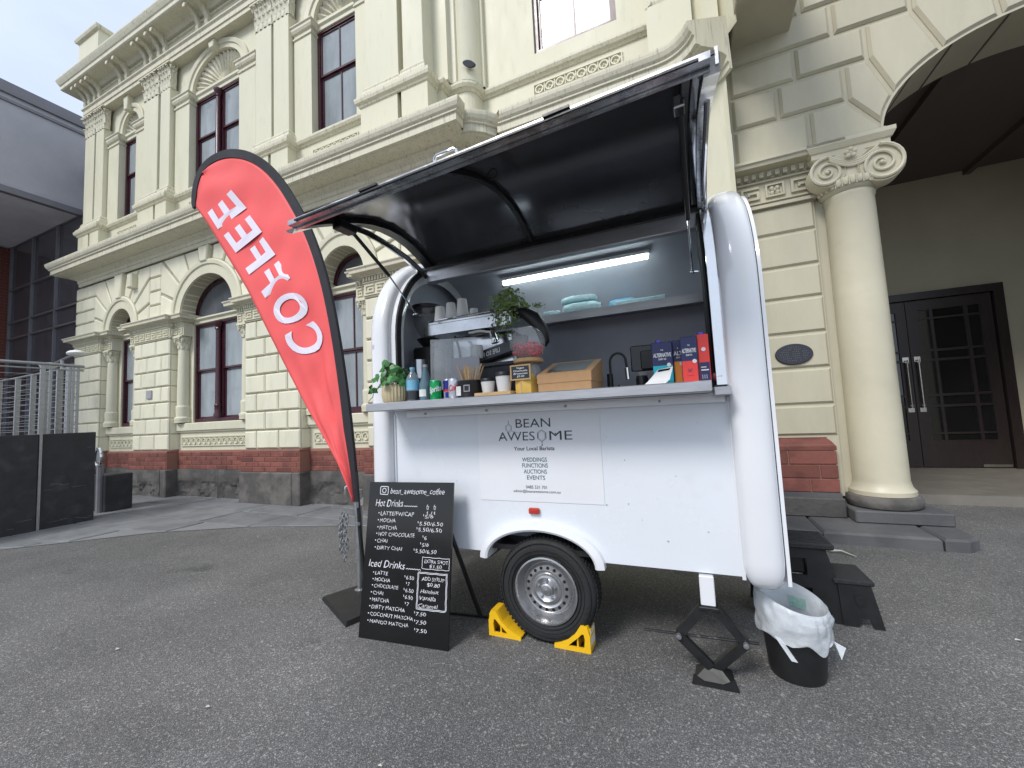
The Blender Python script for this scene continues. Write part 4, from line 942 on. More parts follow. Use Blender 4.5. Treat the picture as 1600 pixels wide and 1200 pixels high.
# ================================================================== COFFEE TRAILER
T = thing('coffee_trailer', 'white rounded coffee trailer with its black-lined serving flap raised and steel counter folded out', 'trailer', (-.84, 2.9, 0), 'T')
def tp(name, mb, m='white', sm=False, parent=None, **k): return part(name, mb, m, parent or T, 'T', sm, **k)
def prof_path(off=0, n=10, z0=.47, back=True):
    """side outline (v,z) of the body, offset outward by off"""
    r = .65+off; P = [(2.25-off, z0), (2.25-off, 1.2), (2.25-off, 1.88)]
    for i in range(1, n+1):
        a = pi-(pi/2)*i/n; P.append((2.9+r*cos(a), 1.88+r*sin(a)))
    if back:
        for i in range(1, n+1): a = pi/2-(pi/2)*i/n; P.append((2.9+r*cos(a), 1.88+r*sin(a)))
        P += [(3.55+off, 1.2), (3.55+off, z0)]
    return P
def sweep_x(mb, path, sect):
    """sweep a section [(du along x, out)] along a (v,z) path; outward = left of travel going up the front"""
    n = len(path); m = len(sect); vs = []
    for i, p in enumerate(path):
        a = Vector(path[max(i-1, 0)]); b = Vector(path[min(i+1, n-1)]); d = (b-a).normalized(); nn = Vector((-d.y, d.x))
        k = sect(i/(n-1)) if callable(sect) else sect; m = len(k)
        for x, o in k: vs.append((x, p[0]+nn.x*o, p[1]+nn.y*o))
    fs = [(i*m+j, (i+1)*m+j, (i+1)*m+j+1, i*m+j+1) for i in range(n-1) for j in range(m-1)]
    fs.append(tuple(range(m))); fs.append(tuple((n-1)*m+j for j in range(m-1, -1, -1)))
    return mb.add(vs, fs)
# end fenders: fat half-round tubes following the body outline, rounded at the foot
def fender(u0, u1, out, name):
    c = (u0+u1)/2; w = (u1-u0)/2; path = prof_path(0, 14)
    P = [(2.25, .44), (2.25, .455), (2.25, .48), (2.25, .52), (2.25, .57), (2.25, 1.2), (2.25, 1.88)]+path[3:]
    vs = []; mb = MB(); m = 15
    ks = [.02, .42, .72, .92, 1.0]
    for i, p in enumerate(P):
        a = Vector(P[max(i-1, 0)]); b = Vector(P[min(i+1, len(P)-1)]); d = (b-a).normalized(); nn = Vector((-d.y, d.x)); k = ks[i] if i < 5 else 1
        for j in range(m):
            t = pi*j/(m-1); x = c-w*math.copysign(abs(cos(t))**.72, cos(t))*(.35+.65*k); o = out*(sin(t)**.75)*k if 0 < j < m-1 else -.10*k
            vs.append((x, p[0]+nn.x*o, p[1]+nn.y*o))
    n = len(P); mb.add(vs, [(i*m+j, (i+1)*m+j, (i+1)*m+j+1, i*m+j+1) for i in range(n-1) for j in range(m-1)]+[tuple(range(m))])
    return tp(name, mb, 'white', True)
fr_ = fender(.166, .337, .068, 'end_fender'); fl_ = fender(-2.035, -1.885, .065, 'end_fender')
tp('end_lip', sweep_x(MB(), prof_path(0, 14), [(.342, -.08), (.339, .022), (.354, .024), (.357, -.08)]), 'white', True)
tp('small_sticker', MB().box(-2.0, -1.955, 2.186, 2.1895, 1.80, 1.83), 'lilac')
# end walls, roof, rear wall, floor
def wallpoly(off): return prof_path(off, 12)
tp('end_wall', MB().prism(wallpoly(-.03), .30, .35, 'x'), 'white'); tp('end_wall', MB().prism(wallpoly(-.03), -2.03, -1.98, 'x'), 'white')
tp('inner_end_wall', MB().prism(wallpoly(-.035), .285, .298, 'x'), 'inner'); tp('inner_end_wall', MB().prism(wallpoly(-.035), -1.978, -1.965, 'x'), 'inner')
rp = [p for p in prof_path(0, 14) if p[0] >= 2.56 or p[1] > 2.46]
tp('roof', sweep_x(MB(), rp, [(-2.0, -.012), (-2.0, 0), (.33, 0), (.33, -.012)]), 'white', True)
tp('roof_lining', sweep_x(MB(), rp, [(-1.97, -.022), (-1.97, -.016), (.29, -.016), (.29, -.022)]), 'inner', True)
tp('floor', MB().box(-1.98, .30, 2.27, 3.54, .50, .53), 'blackm')
tp('chassis_rail', MB().box(-1.9, .28, 2.62, 2.68, .45, .50).box(-1.9, .28, 3.3, 3.36, .45, .50), 'blackm')
tp('axle', MB().tube([(-.84, 2.4, .30), (-.84, 3.5, .30)], .03, 10), 'blackm')
# front panel under the counter with wheel arch cut
cu = -.860
mb = MB().arch_plate(-1.885, .176, .482, 1.365, cu, .482, .335, .165, 2.262, 2.30, 24)
# slope of the bottom edge: keep straight
tp('front_panel', mb, 'panelw')
tp('panel_edge', MB().box(.160, .176, 2.252, 2.262, .47, 1.34), 'white'); tp('panel_edge', MB().box(-1.885, -1.872, 2.252, 2.262, .47, 1.34), 'white')
tp('rear_wall', MB().box(-1.98, .30, 3.50, 3.54, .47, 1.95), 'white')
mb = MB().arch_ring(cu, .455, .325, .175, .375, .222, [(0, 2.36), (0, 2.222), (.25, 2.214), (1, 2.225), (1, 2.275)], 28)
tp('wheel_arch_flare', mb, 'white', True)
tp('wheel_well', MB().arch_ring(cu, .44, .335, .19, .345, .20, [(0, 2.29), (0, 2.75), (1, 2.75), (1, 2.29)], 20).box(cu-.34, cu+.34, 2.74, 2.75, .44, .64), 'blackm')
# wheel
wc = (-.838, .293); RT = .293
prof = [(.185, 2.42), (.27, 2.425), (.286, 2.40), (.293, 2.37), (.293, 2.30), (.288, 2.275), (.272, 2.258), (.24, 2.250), (.215, 2.253), (.192, 2.262), (.185, 2.28)]
wheel = tp('wheel', MB().lathe_y(prof, wc, 56, False), 'rubber', True)
def wp(name, mb, m, sm=False): return part(name, mb, m, wheel, 'T', sm)
mb = MB()
for i in range(72):
    a = 2*pi*i/72
    for y0_, y1_, da in ((2.272, 2.298, 0), (2.305, 2.335, .03), (2.342, 2.372, 0)):
        c0, s0 = cos(a+da), sin(a+da); mb.bar((wc[0]+.2935*c0, y0_, wc[1]+.2935*s0), (wc[0]+.2935*cos(a+da+.025), y1_, wc[1]+.2935*sin(a+da+.025)), .014, .006, up=(c0, 0, s0))
wp('tread', mb, 'rubber')
mb = MB()
for r in (.205, .225, .262): mb.arch_ring(wc[0], wc[1], r, r, r+.004, r+.004, [(0, 2.256), (.5, 2.247), (1, 2.256)], 60, 0, 2*pi)
wp('sidewall_rib', mb, 'rubber', True)
rim = [(.187, 2.262), (.187, 2.252), (.178, 2.250), (.172, 2.262), (.165, 2.285), (.158, 2.300), (.150, 2.310), (.143, 2.312), (.138, 2.300), (.128, 2.290), (.105, 2.287), (.096, 2.293), (.088, 2.293), (.078, 2.278), (.066, 2.275), (.052, 2.285), (.040, 2.288), (.034, 2.272), (.026, 2.268), (.024, 2.262), (.0005, 2.258)]
wp('rim', MB().lathe_y(rim, wc, 48, False), 'rim', True)
mb = MB()
for i in range(18): a = 2*pi*i/18+.1; mb.lathe_y([(.0001, 2.2865), (.0095, 2.2868), (.0095, 2.295)], (wc[0]+.117*cos(a), wc[1]+.117*sin(a)), 10)
wp('rim_hole', mb, 'hole')
mb = MB()
for i in range(5): a = 2*pi*i/5+.3; mb.lathe_y([(.0005, 2.272), (.007, 2.273), (.009, 2.285)], (wc[0]+.052*cos(a), wc[1]+.052*sin(a)), 6)
wp('wheel_nut', mb, 'galv')
# printed sheet on the panel
V0 = 2.2575
st = tp('logo_sheet', MB().box(-1.232, -.470, V0+.0015, V0+.004, .79, 1.325), 'vinyl')
def sp(name, items, m):
    mb = MB()
    for (s, u, z, w, h, kw) in items: put_text(mb, s, (u, V0, z), (1, 0, 0), (0, 0, 1), width=w, h=h, **kw)
    return part(name, mb, m, st, 'T', fixn=False)
sp('lettering', [("BEAN", -.974, 1.222, .218, .052, dict(bold=-.004)), ("AWES", -1.092, 1.146, .236, .052, dict(bold=-.004)), ("ME", -.765, 1.146, .136, .052, dict(bold=-.004)), ("Your Local Barista", -.993, 1.088, .255, .022, dict(bold=.012))], 'ink')
sp('lettering', [("WEDDINGS", -.943, 1.022, .155, .024, dict(bold=.006)), ("FUNCTIONS", -.944, .988, .160, .024, dict(bold=.006)), ("AUCTIONS", -.936, .953, .144, .024, dict(bold=.006)), ("EVENTS", -.917, .918, .112, .024, dict(bold=.006))], 'inkb')
sp('lettering', [("0485 531 701", -.927, .866, .130, .018, {}), ("admin@beanawesome.com.au", -1.007, .843, .290, .015, {})], 'ink')
mb = MB()
def hexa(cx, cz, r, t, dash=False, a0=pi/2):
    for i in range(6):
        a = a0+i*pi/3; b = a+pi/3; p = (cx+r*.86*cos(a), V0, cz+r*sin(a)); q = (cx+r*.86*cos(b), V0, cz+r*sin(b))
        if dash:
            for k in range(4):
                f0, f1 = k/4+.04, k/4+.19; mb.bar([p[j]+(q[j]-p[j])*f0 for j in range(3)], [p[j]+(q[j]-p[j])*f1 for j in range(3)], t, t*.3)
        else: mb.bar(p, q, t, t*.3)
hexa(-.812, 1.172, .034, .0038); hexa(-.812, 1.172, .026, .0018, True); hexa(-1.022, 1.222, .026, .0026, True); hexa(-1.022, 1.222, .019, .0018, True)
mb.bar((-1.003, V0, 1.203), (-.955, V0, 1.192), .0018, .001).bar((-1.022, V0, 1.25), (-1.022, V0, 1.268), .0018, .001).bar((-.812, V0, 1.138), (-.812, V0, 1.12), .0022, .001)
mb.ball((-.812, V0, 1.117), .004, 6, 4).ball((-.846, V0, 1.238), .004, 6, 4).ball((-1.069, V0, 1.161), .004, 6, 4).ball((-.728, V0, 1.182), .004, 6, 4)
part('bean_logo', mb, 'ink', st, 'T', fixn=False)['kind'] = 'stuff'
# marker lamp and small marks on the panel
ml = tp('marker_lamp', MB().cbox(-.912, -.848, 2.238, 2.262, .722, .757, .006), 'amber'); part('lens_bar', MB().box(-.898, -.862, 2.235, 2.239, .732, .745), 'redc', ml, 'T')
mb = MB()
for u, z, s in ((-.35, 1.03, .006), (-.345, .80, .005), (-.10, .95, .004), (.02, 1.22, .003), (-.46, .79, .006), (-.28, .72, .004), (.03, .68, .005), (-.2, 1.18, .003), (-1.4, .9, .004), (-.16, .62, .008)):
    P = [(u+s*random.uniform(.5, 1.2)*cos(t), z+s*random.uniform(.3, .9)*sin(t)) for t in [2*pi*i/7 for i in range(7)]]; mb.add([(p[0], 2.2605, p[1]) for p in P], [tuple(range(7))])
tp('scuff_marks', mb, 'greyp', fixn=False)
mb = MB().add([(.262, 2.1635, .92), (.272, 2.1635, .918), (.278, 2.1638, .913), (.268, 2.1636, .914)], [(0, 1, 2, 3)])
# counter and its apron
ct = tp('counter', MB().cbox(-1.875, .088, 1.98, 2.30, 1.362, 1.412, .004), 'alu')
tp('counter_end', MB().cbox(.10, .172, 2.10, 2.262, 1.345, 1.385, .004), 'alu')
ap = tp('counter_apron', MB().box(-1.75, .150, 2.225, 2.262, 1.315, 1.360).box(-1.75, .150, 2.205, 2.225, 1.352, 1.360), 'alu')
for u in (-1.6, -1.15, -.65, -.15): part('bolt', MB().lathe_y([(.0004, 2.217), (.007, 2.219), (.007, 2.226)], (u, 1.335), 8), 'galv', ap, 'T')
# opening frame: header beam, polished jambs, rubber edge
tp('header_beam', MB().cbox(-1.80, .14, 2.57, 2.63, 2.345, 2.452, .006), 'alu')
tp('header_lip', MB().box(-1.83, .15, 2.54, 2.575, 2.435, 2.455), 'blackm')
jp = [p for p in prof_path(0, 14, 1.40, False) if p[1] >= 1.39 and p[0] < 2.70]
tp('jamb', sweep_x(MB(), jp, [(.112, -.30), (.112, -.02), (.122, .012), (.170, .010), (.172, -.06)]), 'chrome', True)
tp('jamb', sweep_x(MB(), jp, [(-1.885, -.06), (-1.886, .006), (-1.845, .004), (-1.835, -.03), (-1.835, -.07)]), 'white', True)
tp('rubber_seal', sweep_x(MB(), jp, [(-1.845, .006), (-1.84, .014), (-1.826, .012), (-1.824, -.03)]), 'rubber', True)
tp('rubber_seal', sweep_x(MB(), jp, [(.104, -.28), (.104, -.015), (.113, -.006), (.113, -.28)]), 'rubber', True)
# interior lining, shelf, lamp
tp('inner_wall', MB().box(-1.965, .285, 3.46, 3.49, .53, 2.22), 'inner')
tp('work_bench', MB().box(-1.965, .285, 2.42, 3.05, 1.36, 1.395), 'alu'); tp('bench_front', MB().box(-1.965, .285, 2.45, 2.47, .53, 1.36), 'inner')
sh = tp('shelf', MB().box(-1.18, .285, 3.14, 3.46, 2.085, 2.10).box(-1.18, .285, 3.14, 3.155, 2.035, 2.085), 'alu')
lamp = tp('lamp', MB().cbox(-1.40, -.20, 3.08, 3.13, 2.435, 2.462, .004), 'whitep'); part('led_tube', MB().tube([(-1.385, 3.10, 2.418), (-.215, 3.10, 2.418)], .019, 12), 'tube', lamp, 'T', True)
tp('lamp_cord', MB().tube([(-.72, 3.44, 2.28), (-.70, 3.45, 2.21)], .003, 5), 'whitep')
po = tp('wall_poster', MB().box(-1.964, -1.958, 2.75, 2.98, 1.78, 2.05), 'greyp'); part('picture', MB().box(-1.9575, -1.956, 2.79, 2.94, 1.85, 1.97), 'darkmet', po, 'T')
# raised flap
FP = [(1.40, 2.372), (1.52, 2.43), (1.65, 2.487), (1.78, 2.535), (1.90, 2.57), (2.05, 2.594), (2.18, 2.594), (2.32, 2.57), (2.45, 2.525), (2.57, 2.470)]
def tw(mb):
    mb.v = [(x, y, z+((x+.81)*.047-.010)*(2.57-y)/1.18) for x, y, z in mb.v]; return mb
fl = tp('serving_flap', tw(sweep_x(MB(), FP, [(-1.79, .012), (.15, .012), (.15, .022), (-1.79, .022)])), 'railm', True)
def fpn(name, mb, m, sm=False): mb = tw(mb); return part(name, mb, m, fl, 'T', sm)
fpn('flap_lining', sweep_x(MB(), FP, [(-1.77, .010), (.12, .010), (.12, .002), (-1.77, .002)]), 'flapin', True)
mb = MB().bar((-1.775, 1.385, 2.362), (.135, 1.385, 2.366), .034, .024).bar((-1.775, 1.41, 2.352), (.135, 1.41, 2.356), .012, .024)
fpn('front_rail', mb, 'railm')
fpn('front_rail_channel', MB().bar((-1.72, 1.362, 2.36), (.10, 1.366, 2.360), .006, .008), 'blackm')
for a in (-1.30, -.42): fpn('rail_slot', MB().bar((a, 1.360, 2.372), (a+.10, 1.362, 2.374), .012, .010), 'blackm')
fpn('hinge_rail', MB().box(-1.80, .15, 2.555, 2.585, 2.452, 2.480), 'blackm')
def rib(u0, u1, dz, h, m, name='rib', path=FP):
    mb = MB(); P = [(p[0], p[1]-dz) for p in path]; sweep_x(mb, P, [(u0, 0), (u1, 0), (u1, -h), (u0, -h), (u0, 0)]); return fpn(name, mb, m, True)
rib(-1.79, -1.72, .0, .030, 'blackm')
CP = [(1.40, 2.295), (1.5, 2.36), (1.62, 2.43), (1.75, 2.478), (1.94, 2.500), (2.16, 2.492), (2.33, 2.470), (2.45, 2.438), (2.57, 2.395)]
part('rib', sweep_x(MB(), CP, [(-1.83, 0), (-1.775, 0), (-1.775, -.010), (-1.80, -.024), (-1.83, -.010), (-1.83, 0)]), 'chrome', fl, 'T', True); rib(-.93, -.90, .0, .022, 'blackm')
rib(.115, .165, -.01, .05, 'railm'); rib(.05, .075, .0, .03, 'blackm'); rib(.085, .112, .0, .02, 'chrome')
mb = MB()
for k in range(7): mb.tube([(.10, 1.5+k*.14, FP[0][1]+.03+.02*k-(.006*k*k if k > 3 else 0)), (.10, 1.56+k*.14, FP[0][1]+.04+.02*k-(.006*k*k if k > 3 else 0))], .012, 6)
fpn('latch_bracket', MB().cbox(-1.75, -1.68, 1.62, 1.74, 2.415, 2.46, .006), 'blackm'); fpn('latch_bracket', MB().cbox(.02, .06, 1.60, 1.66, 2.40, 2.45, .005), 'chrome')
fpn('handle', MB().tube([(-.98, 1.50, 2.42), (-.98, 1.49, 2.465), (-.975, 1.488, 2.485), (-.965, 1.485, 2.492), (-.875, 1.485, 2.492), (-.865, 1.488, 2.485), (-.86, 1.49, 2.465), (-.86, 1.50, 2.42)], .007, 8), 'chrome', True)
fpn('ring_pull', MB().arch_ring(-.79, 2.462, .022, .022, .027, .027, [(0, 1.70), (0, 1.695), (1, 1.695), (1, 1.70)], 16, 0, 2*pi), 'blackm')
def strut(top, mid, bot, name='gas_strut'):
    s = tp(name, MB().tube([top, mid], .011, 10), 'blackm', True)
    part('rod', MB().tube([mid, bot], .005, 8), 'chrome', s, 'T', True)
    part('end_fitting', MB().ball(bot, .012, 8, 6).bar(bot, (bot[0]+(.03 if bot[0] > -1 else -.02), bot[1], bot[2]-.004), .014, .006), 'chrome', s, 'T', True)
    part('end_fitting', MB().ball(top, .014, 8, 6), 'chrome', s, 'T', True)
strut((.045, 1.68, 2.465), (.05, 2.08, 2.19), (.056, 2.36, 2.02)); strut((-1.73, 1.72, 2.42), (-1.68, 2.00, 2.21), (-1.70, 2.29, 2.03))
fpn('side_plate', MB().prism([(1.40, 2.35), (1.40, 2.41), (1.72, 2.52), (1.72, 2.47)], .150, .160, 'x'), 'alu')
tp('side_bar', MB().tube([(.145, 1.72, 2.50), (.146, 2.3, 2.50), (.146, 2.56, 2.44)], .012, 8), 'chrome', True)
tp('catch', MB().cbox(-1.90, -1.865, 2.185, 2.25, 1.44, 1.56, .008), 'galv')
# support leg on the right and drawbar gear on the left
tp('leg_post', MB().cbox(-.030, .036, 2.235, 2.30, .335, .475, .004), 'white')
db = tp('drawbar', MB().bar((-1.9, 2.55, .43), (-2.55, 2.78, .43), .05, .06).bar((-1.9, 3.25, .43), (-2.55, 2.92, .43), .05, .06).bar((-2.5, 2.85, .43), (-2.95, 2.85, .43), .07, .06), 'galv')
jk = tp('jockey_stand', MB().tube([(-2.42, 2.46, .26), (-2.42, 2.46, .78)], .028, 14).tube([(-2.42, 2.46, .04), (-2.42, 2.46, .30)], .020, 12), 'galv', True)
part('clamp', MB().tube([(-2.42, 2.46, .66), (-2.42, 2.46, .71)], .038, 14), 'chrome', jk, 'T', True)
part('crank', MB().tube([(-2.42, 2.46, .78), (-2.42, 2.45, .815), (-2.45, 2.44, .835), (-2.52, 2.43, .80), (-2.53, 2.43, .74)], .009, 8), 'chrome', jk, 'T', True)
part('foot_plate', MB().lathe([(.06, .0), (.06, .02), (.02, .04)], (-2.42, 2.46), 16), 'galv', jk, 'T', True)
part('bracket', MB().bar((-2.44, 2.47, .60), (-2.62, 2.50, .60), .02, .05), 'galv', jk, 'T')
def torus_link(c, R0, r, ax, mb):
    pts = []
    for i in range(11):
        t = 2*pi*i/10; a, b = R0*.62*cos(t), R0*sin(t); pts.append((c[0]+(a if ax == 0 else 0), c[1]+(a if ax else 0), c[2]+b))
    mb.tube(pts, r, 5, False)
ch = thing('chain', 'galvanised safety chain hanging in a loop beside the banner pole', 'chain', (-2.56, 2.42, .3), 'T')
for (x, za, zb_, ph) in ((-2.525, .60, .30, 0), (-2.492, .58, .27, 1), (-2.545, .56, .33, 0)):
    n = 11; 
    for k in range(n):
        mb = MB(); torus_link((x+.008*sin(k+ph), 2.40+.004*cos(k), za-(za-zb_)*k/(n-1)), .022, .0045, (k+ph) % 2, mb); part('chain_link', mb, 'galv', ch, 'T', True)
# scissor jack under the leg
J_ = thing('scissor_jack', 'black scissor jack opened in a diamond under the trailer leg', 'jack', (.0, 2.26, 0), 'T')
def jpn(name, mb, m='blackm', sm=False): return part(name, mb, m, J_, 'T', sm)
top = (.003, 2.26, .328); Lp = (-.140, 2.25, .182); Rp = (.148, 2.25, .188); bt = (.005, 2.25, .055)
def channel(a, b, w=.036):
    mb = MB(); mb.bar(a, b, w, .006, up=(0, 1, 0)); 
    A = Vector(a); Bv = Vector(b); d = (Bv-A).normalized(); n = Vector((-d.z, 0, d.x))*w/2
    for s_ in (-1, 1): mb.bar(A+n*s_+Vector((0, .012, 0)), Bv+n*s_+Vector((0, .012, 0)), .005, .03, up=(0, 1, 0))
    return mb
for s_, e in ((-.028, Lp), (.032, Rp)): jpn('arm', channel((top[0]+s_, 2.235, .325), (e[0], 2.228, e[2])))
for e, s_ in ((Lp, -.012), (Rp, .012)): jpn('arm', channel((e[0], 2.225, e[2]), (bt[0]+s_, 2.232, .052)))
for e in (Lp, Rp): jpn('pivot', MB().lathe_y([(.0005, 2.205), (.012, 2.207), (.012, 2.28)], (e[0], e[2]), 12), 'galv', True)
jpn('screw', MB().tube([(-.305, 2.245, .176), (.205, 2.245, .192)], .0065, 8), 'blackm', True)
jpn('top_plate', MB().cbox(-.042, .048, 2.22, 2.30, .318, .334, .003), 'blackm')
mb = MB(); mb.add([(-.085, 2.20, .004), (-.075, 2.32, .004), (.085, 2.33, .004), (.095, 2.17, .004), (-.03, 2.24, .05), (-.02, 2.28, .05), (.03, 2.285, .05), (.04, 2.225, .05)], [(0, 1, 5, 4), (1, 2, 6, 5), (2, 3, 7, 6), (3, 0, 4, 7), (4, 5, 6, 7), (0, 3, 2, 1)])
mb.prism([(-.095, 0), (-.085, .045), (-.04, .02), (.04, .02), (.09, .05), (.105, 0)], 2.165, 2.175)
jpn('foot_plate', mb, 'blackp')

# wheel chocks
def chock(u, v, dirx, label, rot=0):
    c = thing('wheel_chock', label, 'wheel chock', (u, v, 0), 'T', 'yellow wheel chocks at the trailer wheel')
    L_, Hh, Wd = .205, .140, .115; d = dirx
    def pp(x, y, z): return (u+d*x, v+y, z)
    prof = [(0, 0), (L_, 0), (L_, .02), (.17, .034), (.125, .056), (.085, .088), (.05, Hh), (.015, Hh), (0, .085)]
    for y in (-Wd/2, Wd/2-.012):
        # side plate with a triangular window: ring of quads
        inn = [(.035, .022), (.12, .022), (.12, .028), (.115, .032), (.095, .05), (.068, .072), (.045, .095), (.035, .095), (.03, .07)]
        vs = [pp(x, y, z) for x, z in prof]+[pp(x, y, z) for x, z in inn]; n = len(prof)
        vs += [pp(x, y+.012, z) for x, z in prof]+[pp(x, y+.012, z) for x, z in inn]
        fs = []
        for i in range(n):
            k = (i+1) % n; fs += [(i, k, k+n, i+n), (i+2*n, i+3*n, k+3*n, k+2*n), (i, i+2*n, k+2*n, k), (i+n, k+n, k+3*n, i+3*n)]
        part('side_plate', MB().add(vs, fs), 'yellow', c, 'T')
    mb = MB(); n = len(prof)
    for a, b in zip(prof[2:], prof[3:]): mb.bar(pp((a[0]+b[0])/2, -Wd/2+.012, (a[1]+b[1])/2-.004), pp((a[0]+b[0])/2, Wd/2-.012, (a[1]+b[1])/2-.004), math.hypot(a[0]-b[0], a[1]-b[1])+.004, .008, up=(-(b[1]-a[1])*1.0*d, 0, (b[0]-a[0])) if True else None)
    mb.box(*(sorted((u, u+d*.008))), v-Wd/2+.012, v+Wd/2-.012, 0, Hh-.02)
    part('tread_plate', mb, 'yellow', c, 'T')
    part('web', MB().prism([(u+d*.07, .004), (u+d*.078, .004), (u+d*.078, .08), (u+d*.07, .085)], v-Wd/2+.012, v+Wd/2-.012), 'yellow', c, 'T')
    if dirx < 0: part('sticker', MB().box(u+.0005, u+.0015, v-.045, v+.045, .03, .115), 'whitep', c, 'T')
    return c
chock(-1.205, 2.302, 1, 'yellow plastic wheel chock wedged against the left side of the tyre')
chock(-.592, 2.302, -1, 'yellow plastic wheel chock with a white sticker against the right side of the tyre')

# black bin with white liner
BN = thing('waste_bin', 'small black bin lined with a white plastic bag, standing beside the scissor jack', 'bin', (.33, 2.44, 0), 'T')
bx, by = .372, 2.42
part('bin_body', MB().lathe([(.108, .004), (.112, 0), (.118, .02), (.134, .235), (.142, .237), (.142, .247), (.132, .247), (.11, .02)], (bx, by), 32), 'blackp', BN, 'T', True)
vs = []; n = 96; key = [(.100, .06, 0), (.116, .20, 0), (.132, .335, 1), (.142, .362, 1), (.150, .350, 1), (.155, .31, .85), (.157, .27, .6), (.155, .225, .35), (.158, .19, 0)]; rows_ = []
for k0, k1 in zip(key, key[1:]): rows_ += [tuple(k0[d]+(k1[d]-k0[d])*t/4 for d in range(3)) for t in range(4)]
rows_.append(key[-1]); nr = len(rows_)
for j, (r, z, k) in enumerate(rows_):
    q = j/(nr-1)
    for i in range(n):
        a = 2*pi*i/n; cs = Vector((cos(a)*2.2, sin(a)*2.2, z*9))
        tilt = -.040*cos(a-.2)+.030*sin(a)
        cr_ = abs(noise.noise(cs*1.3))*2-.5; cr2 = abs(noise.noise(Vector((cos(a)*5+z*9, sin(a)*5-z*7, 2))))*2-.4
        rr = r*(1+(.055*cr_+.016*cr2)*(.35+q)*(0 if (abs(j-12) < 2 or q < .34) else 1)); zz = z+tilt*(k if q < .65 else .35)
        if q > .9: zz += (q-.9)*(.7*noise.noise(Vector((cos(a)*1.6, sin(a)*1.6, 7))))
        vs.append((bx+rr*cos(a), by+rr*sin(a), zz))
part('bin_liner', MB().add(vs, [(j*n+i, j*n+(i+1) % n, (j+1)*n+(i+1) % n, (j+1)*n+i) for j in range(nr-1) for i in range(n)]), 'bagw', BN, 'T', True, fixn=False)
part('bag_print', MB().add([(bx+.01, by+.113, .262), (bx+.075, by+.088, .262), (bx+.078, by+.090, .312), (bx+.01, by+.117, .312)], [(0, 1, 2, 3)]), 'bagprint', BN, 'T', fixn=False)
for P_ in ([(bx-.10, by-.135, .22), (bx-.075, by-.14, .215), (bx-.02, by-.165, .13), (bx-.045, by-.17, .135)], [(bx+.135, by-.08, .23), (bx+.14, by-.06, .20), (bx+.18, by-.09, .19), (bx+.155, by-.11, .145)]): part('liner_tie', MB().add(P_, [(0, 1, 2, 3)]), 'bagw', BN, 'T')

# folding step stool
SS = thing('step_stool', 'black plastic two-step stool standing behind the trailer end', 'step stool', (.6, 3.15, 0), 'T')
def ssp(name, mb, m='blackp', sm=False): return part(name, mb, m, SS, 'T', sm)
ssp('top_step', MB().cbox(.26, .70, 2.98, 3.27, .42, .455, .008), 'tread')
mb = MB()
for i in range(9): mb.box(.28, .68, 3.0+i*.029, 3.012+i*.029, .455, .459)
ssp('tread_ridges', mb, 'tread')
def sidepanel(y, tk=.02, hole=True):
    out = [(.30, .42), (.66, .42), (.76, 0), (.66, 0), (.63, .05), (.40, .05), (.37, 0), (.27, 0)]
    mb = MB()
    # frame pieces round two openings
    mb.prism([(.30, .42), (.66, .42), (.675, .36), (.295, .36)], y, y+tk); mb.prism([(.295, .36), (.40, .36), (.40, .26), (.288, .26)], y, y+tk); mb.prism([(.56, .36), (.675, .36), (.70, .26), (.56, .26)], y, y+tk)
    mb.prism([(.288, .26), (.70, .26), (.718, .19), (.282, .19)], y, y+tk); mb.prism([(.282, .19), (.42, .19), (.42, .07), (.275, .07)], y, y+tk); mb.prism([(.58, .19), (.718, .19), (.745, .07), (.58, .07)], y, y+tk)
    mb.prism([(.275, .07), (.745, .07), (.76, 0), (.68, 0), (.64, .035), (.38, .035), (.34, 0), (.27, 0)], y, y+tk)
    return mb
for y in (3.0, 3.24): ssp('side_panel', sidepanel(y))
ssp('hand_hole', MB().prism([(.42, .35), (.55, .35), (.55, .27), (.42, .27)], 3.03, 3.035), 'blackm')
ssp('warning_label', MB().box(.305, .355, 2.978, 2.981, .37, .40), 'orange')
ssp('low_step', MB().cbox(.68, .87, 2.98, 3.27, .235, .262, .006), 'tread')
for y in (2.99, 3.24):
    ssp('step_leg', MB().prism([(.70, .235), (.855, .235), (.90, 0), (.85, 0), (.835, .05), (.80, .05), (.78, 0), (.71, 0)], y, y+.018))
ssp('leg_hole', MB().prism([(.77, .17), (.815, .185), (.825, .13), (.79, .11)], 2.986, 2.989), 'blackm')
ssp('cross_panel', MB().box(.30, .32, 3.02, 3.24, .05, .42).box(.70, .72, 3.0, 3.24, .20, .235))
part('dry_twig', MB().tube([(.93, 4.40, .03), (1.0, 4.35, .02), (1.07, 4.36, .02), (1.14, 4.25, .015)], [.006, .012, .009, .003], 5), 'scrap', None, 'T', True, label='pale dry leaf lying in front of the kerb step', cat='leaf')

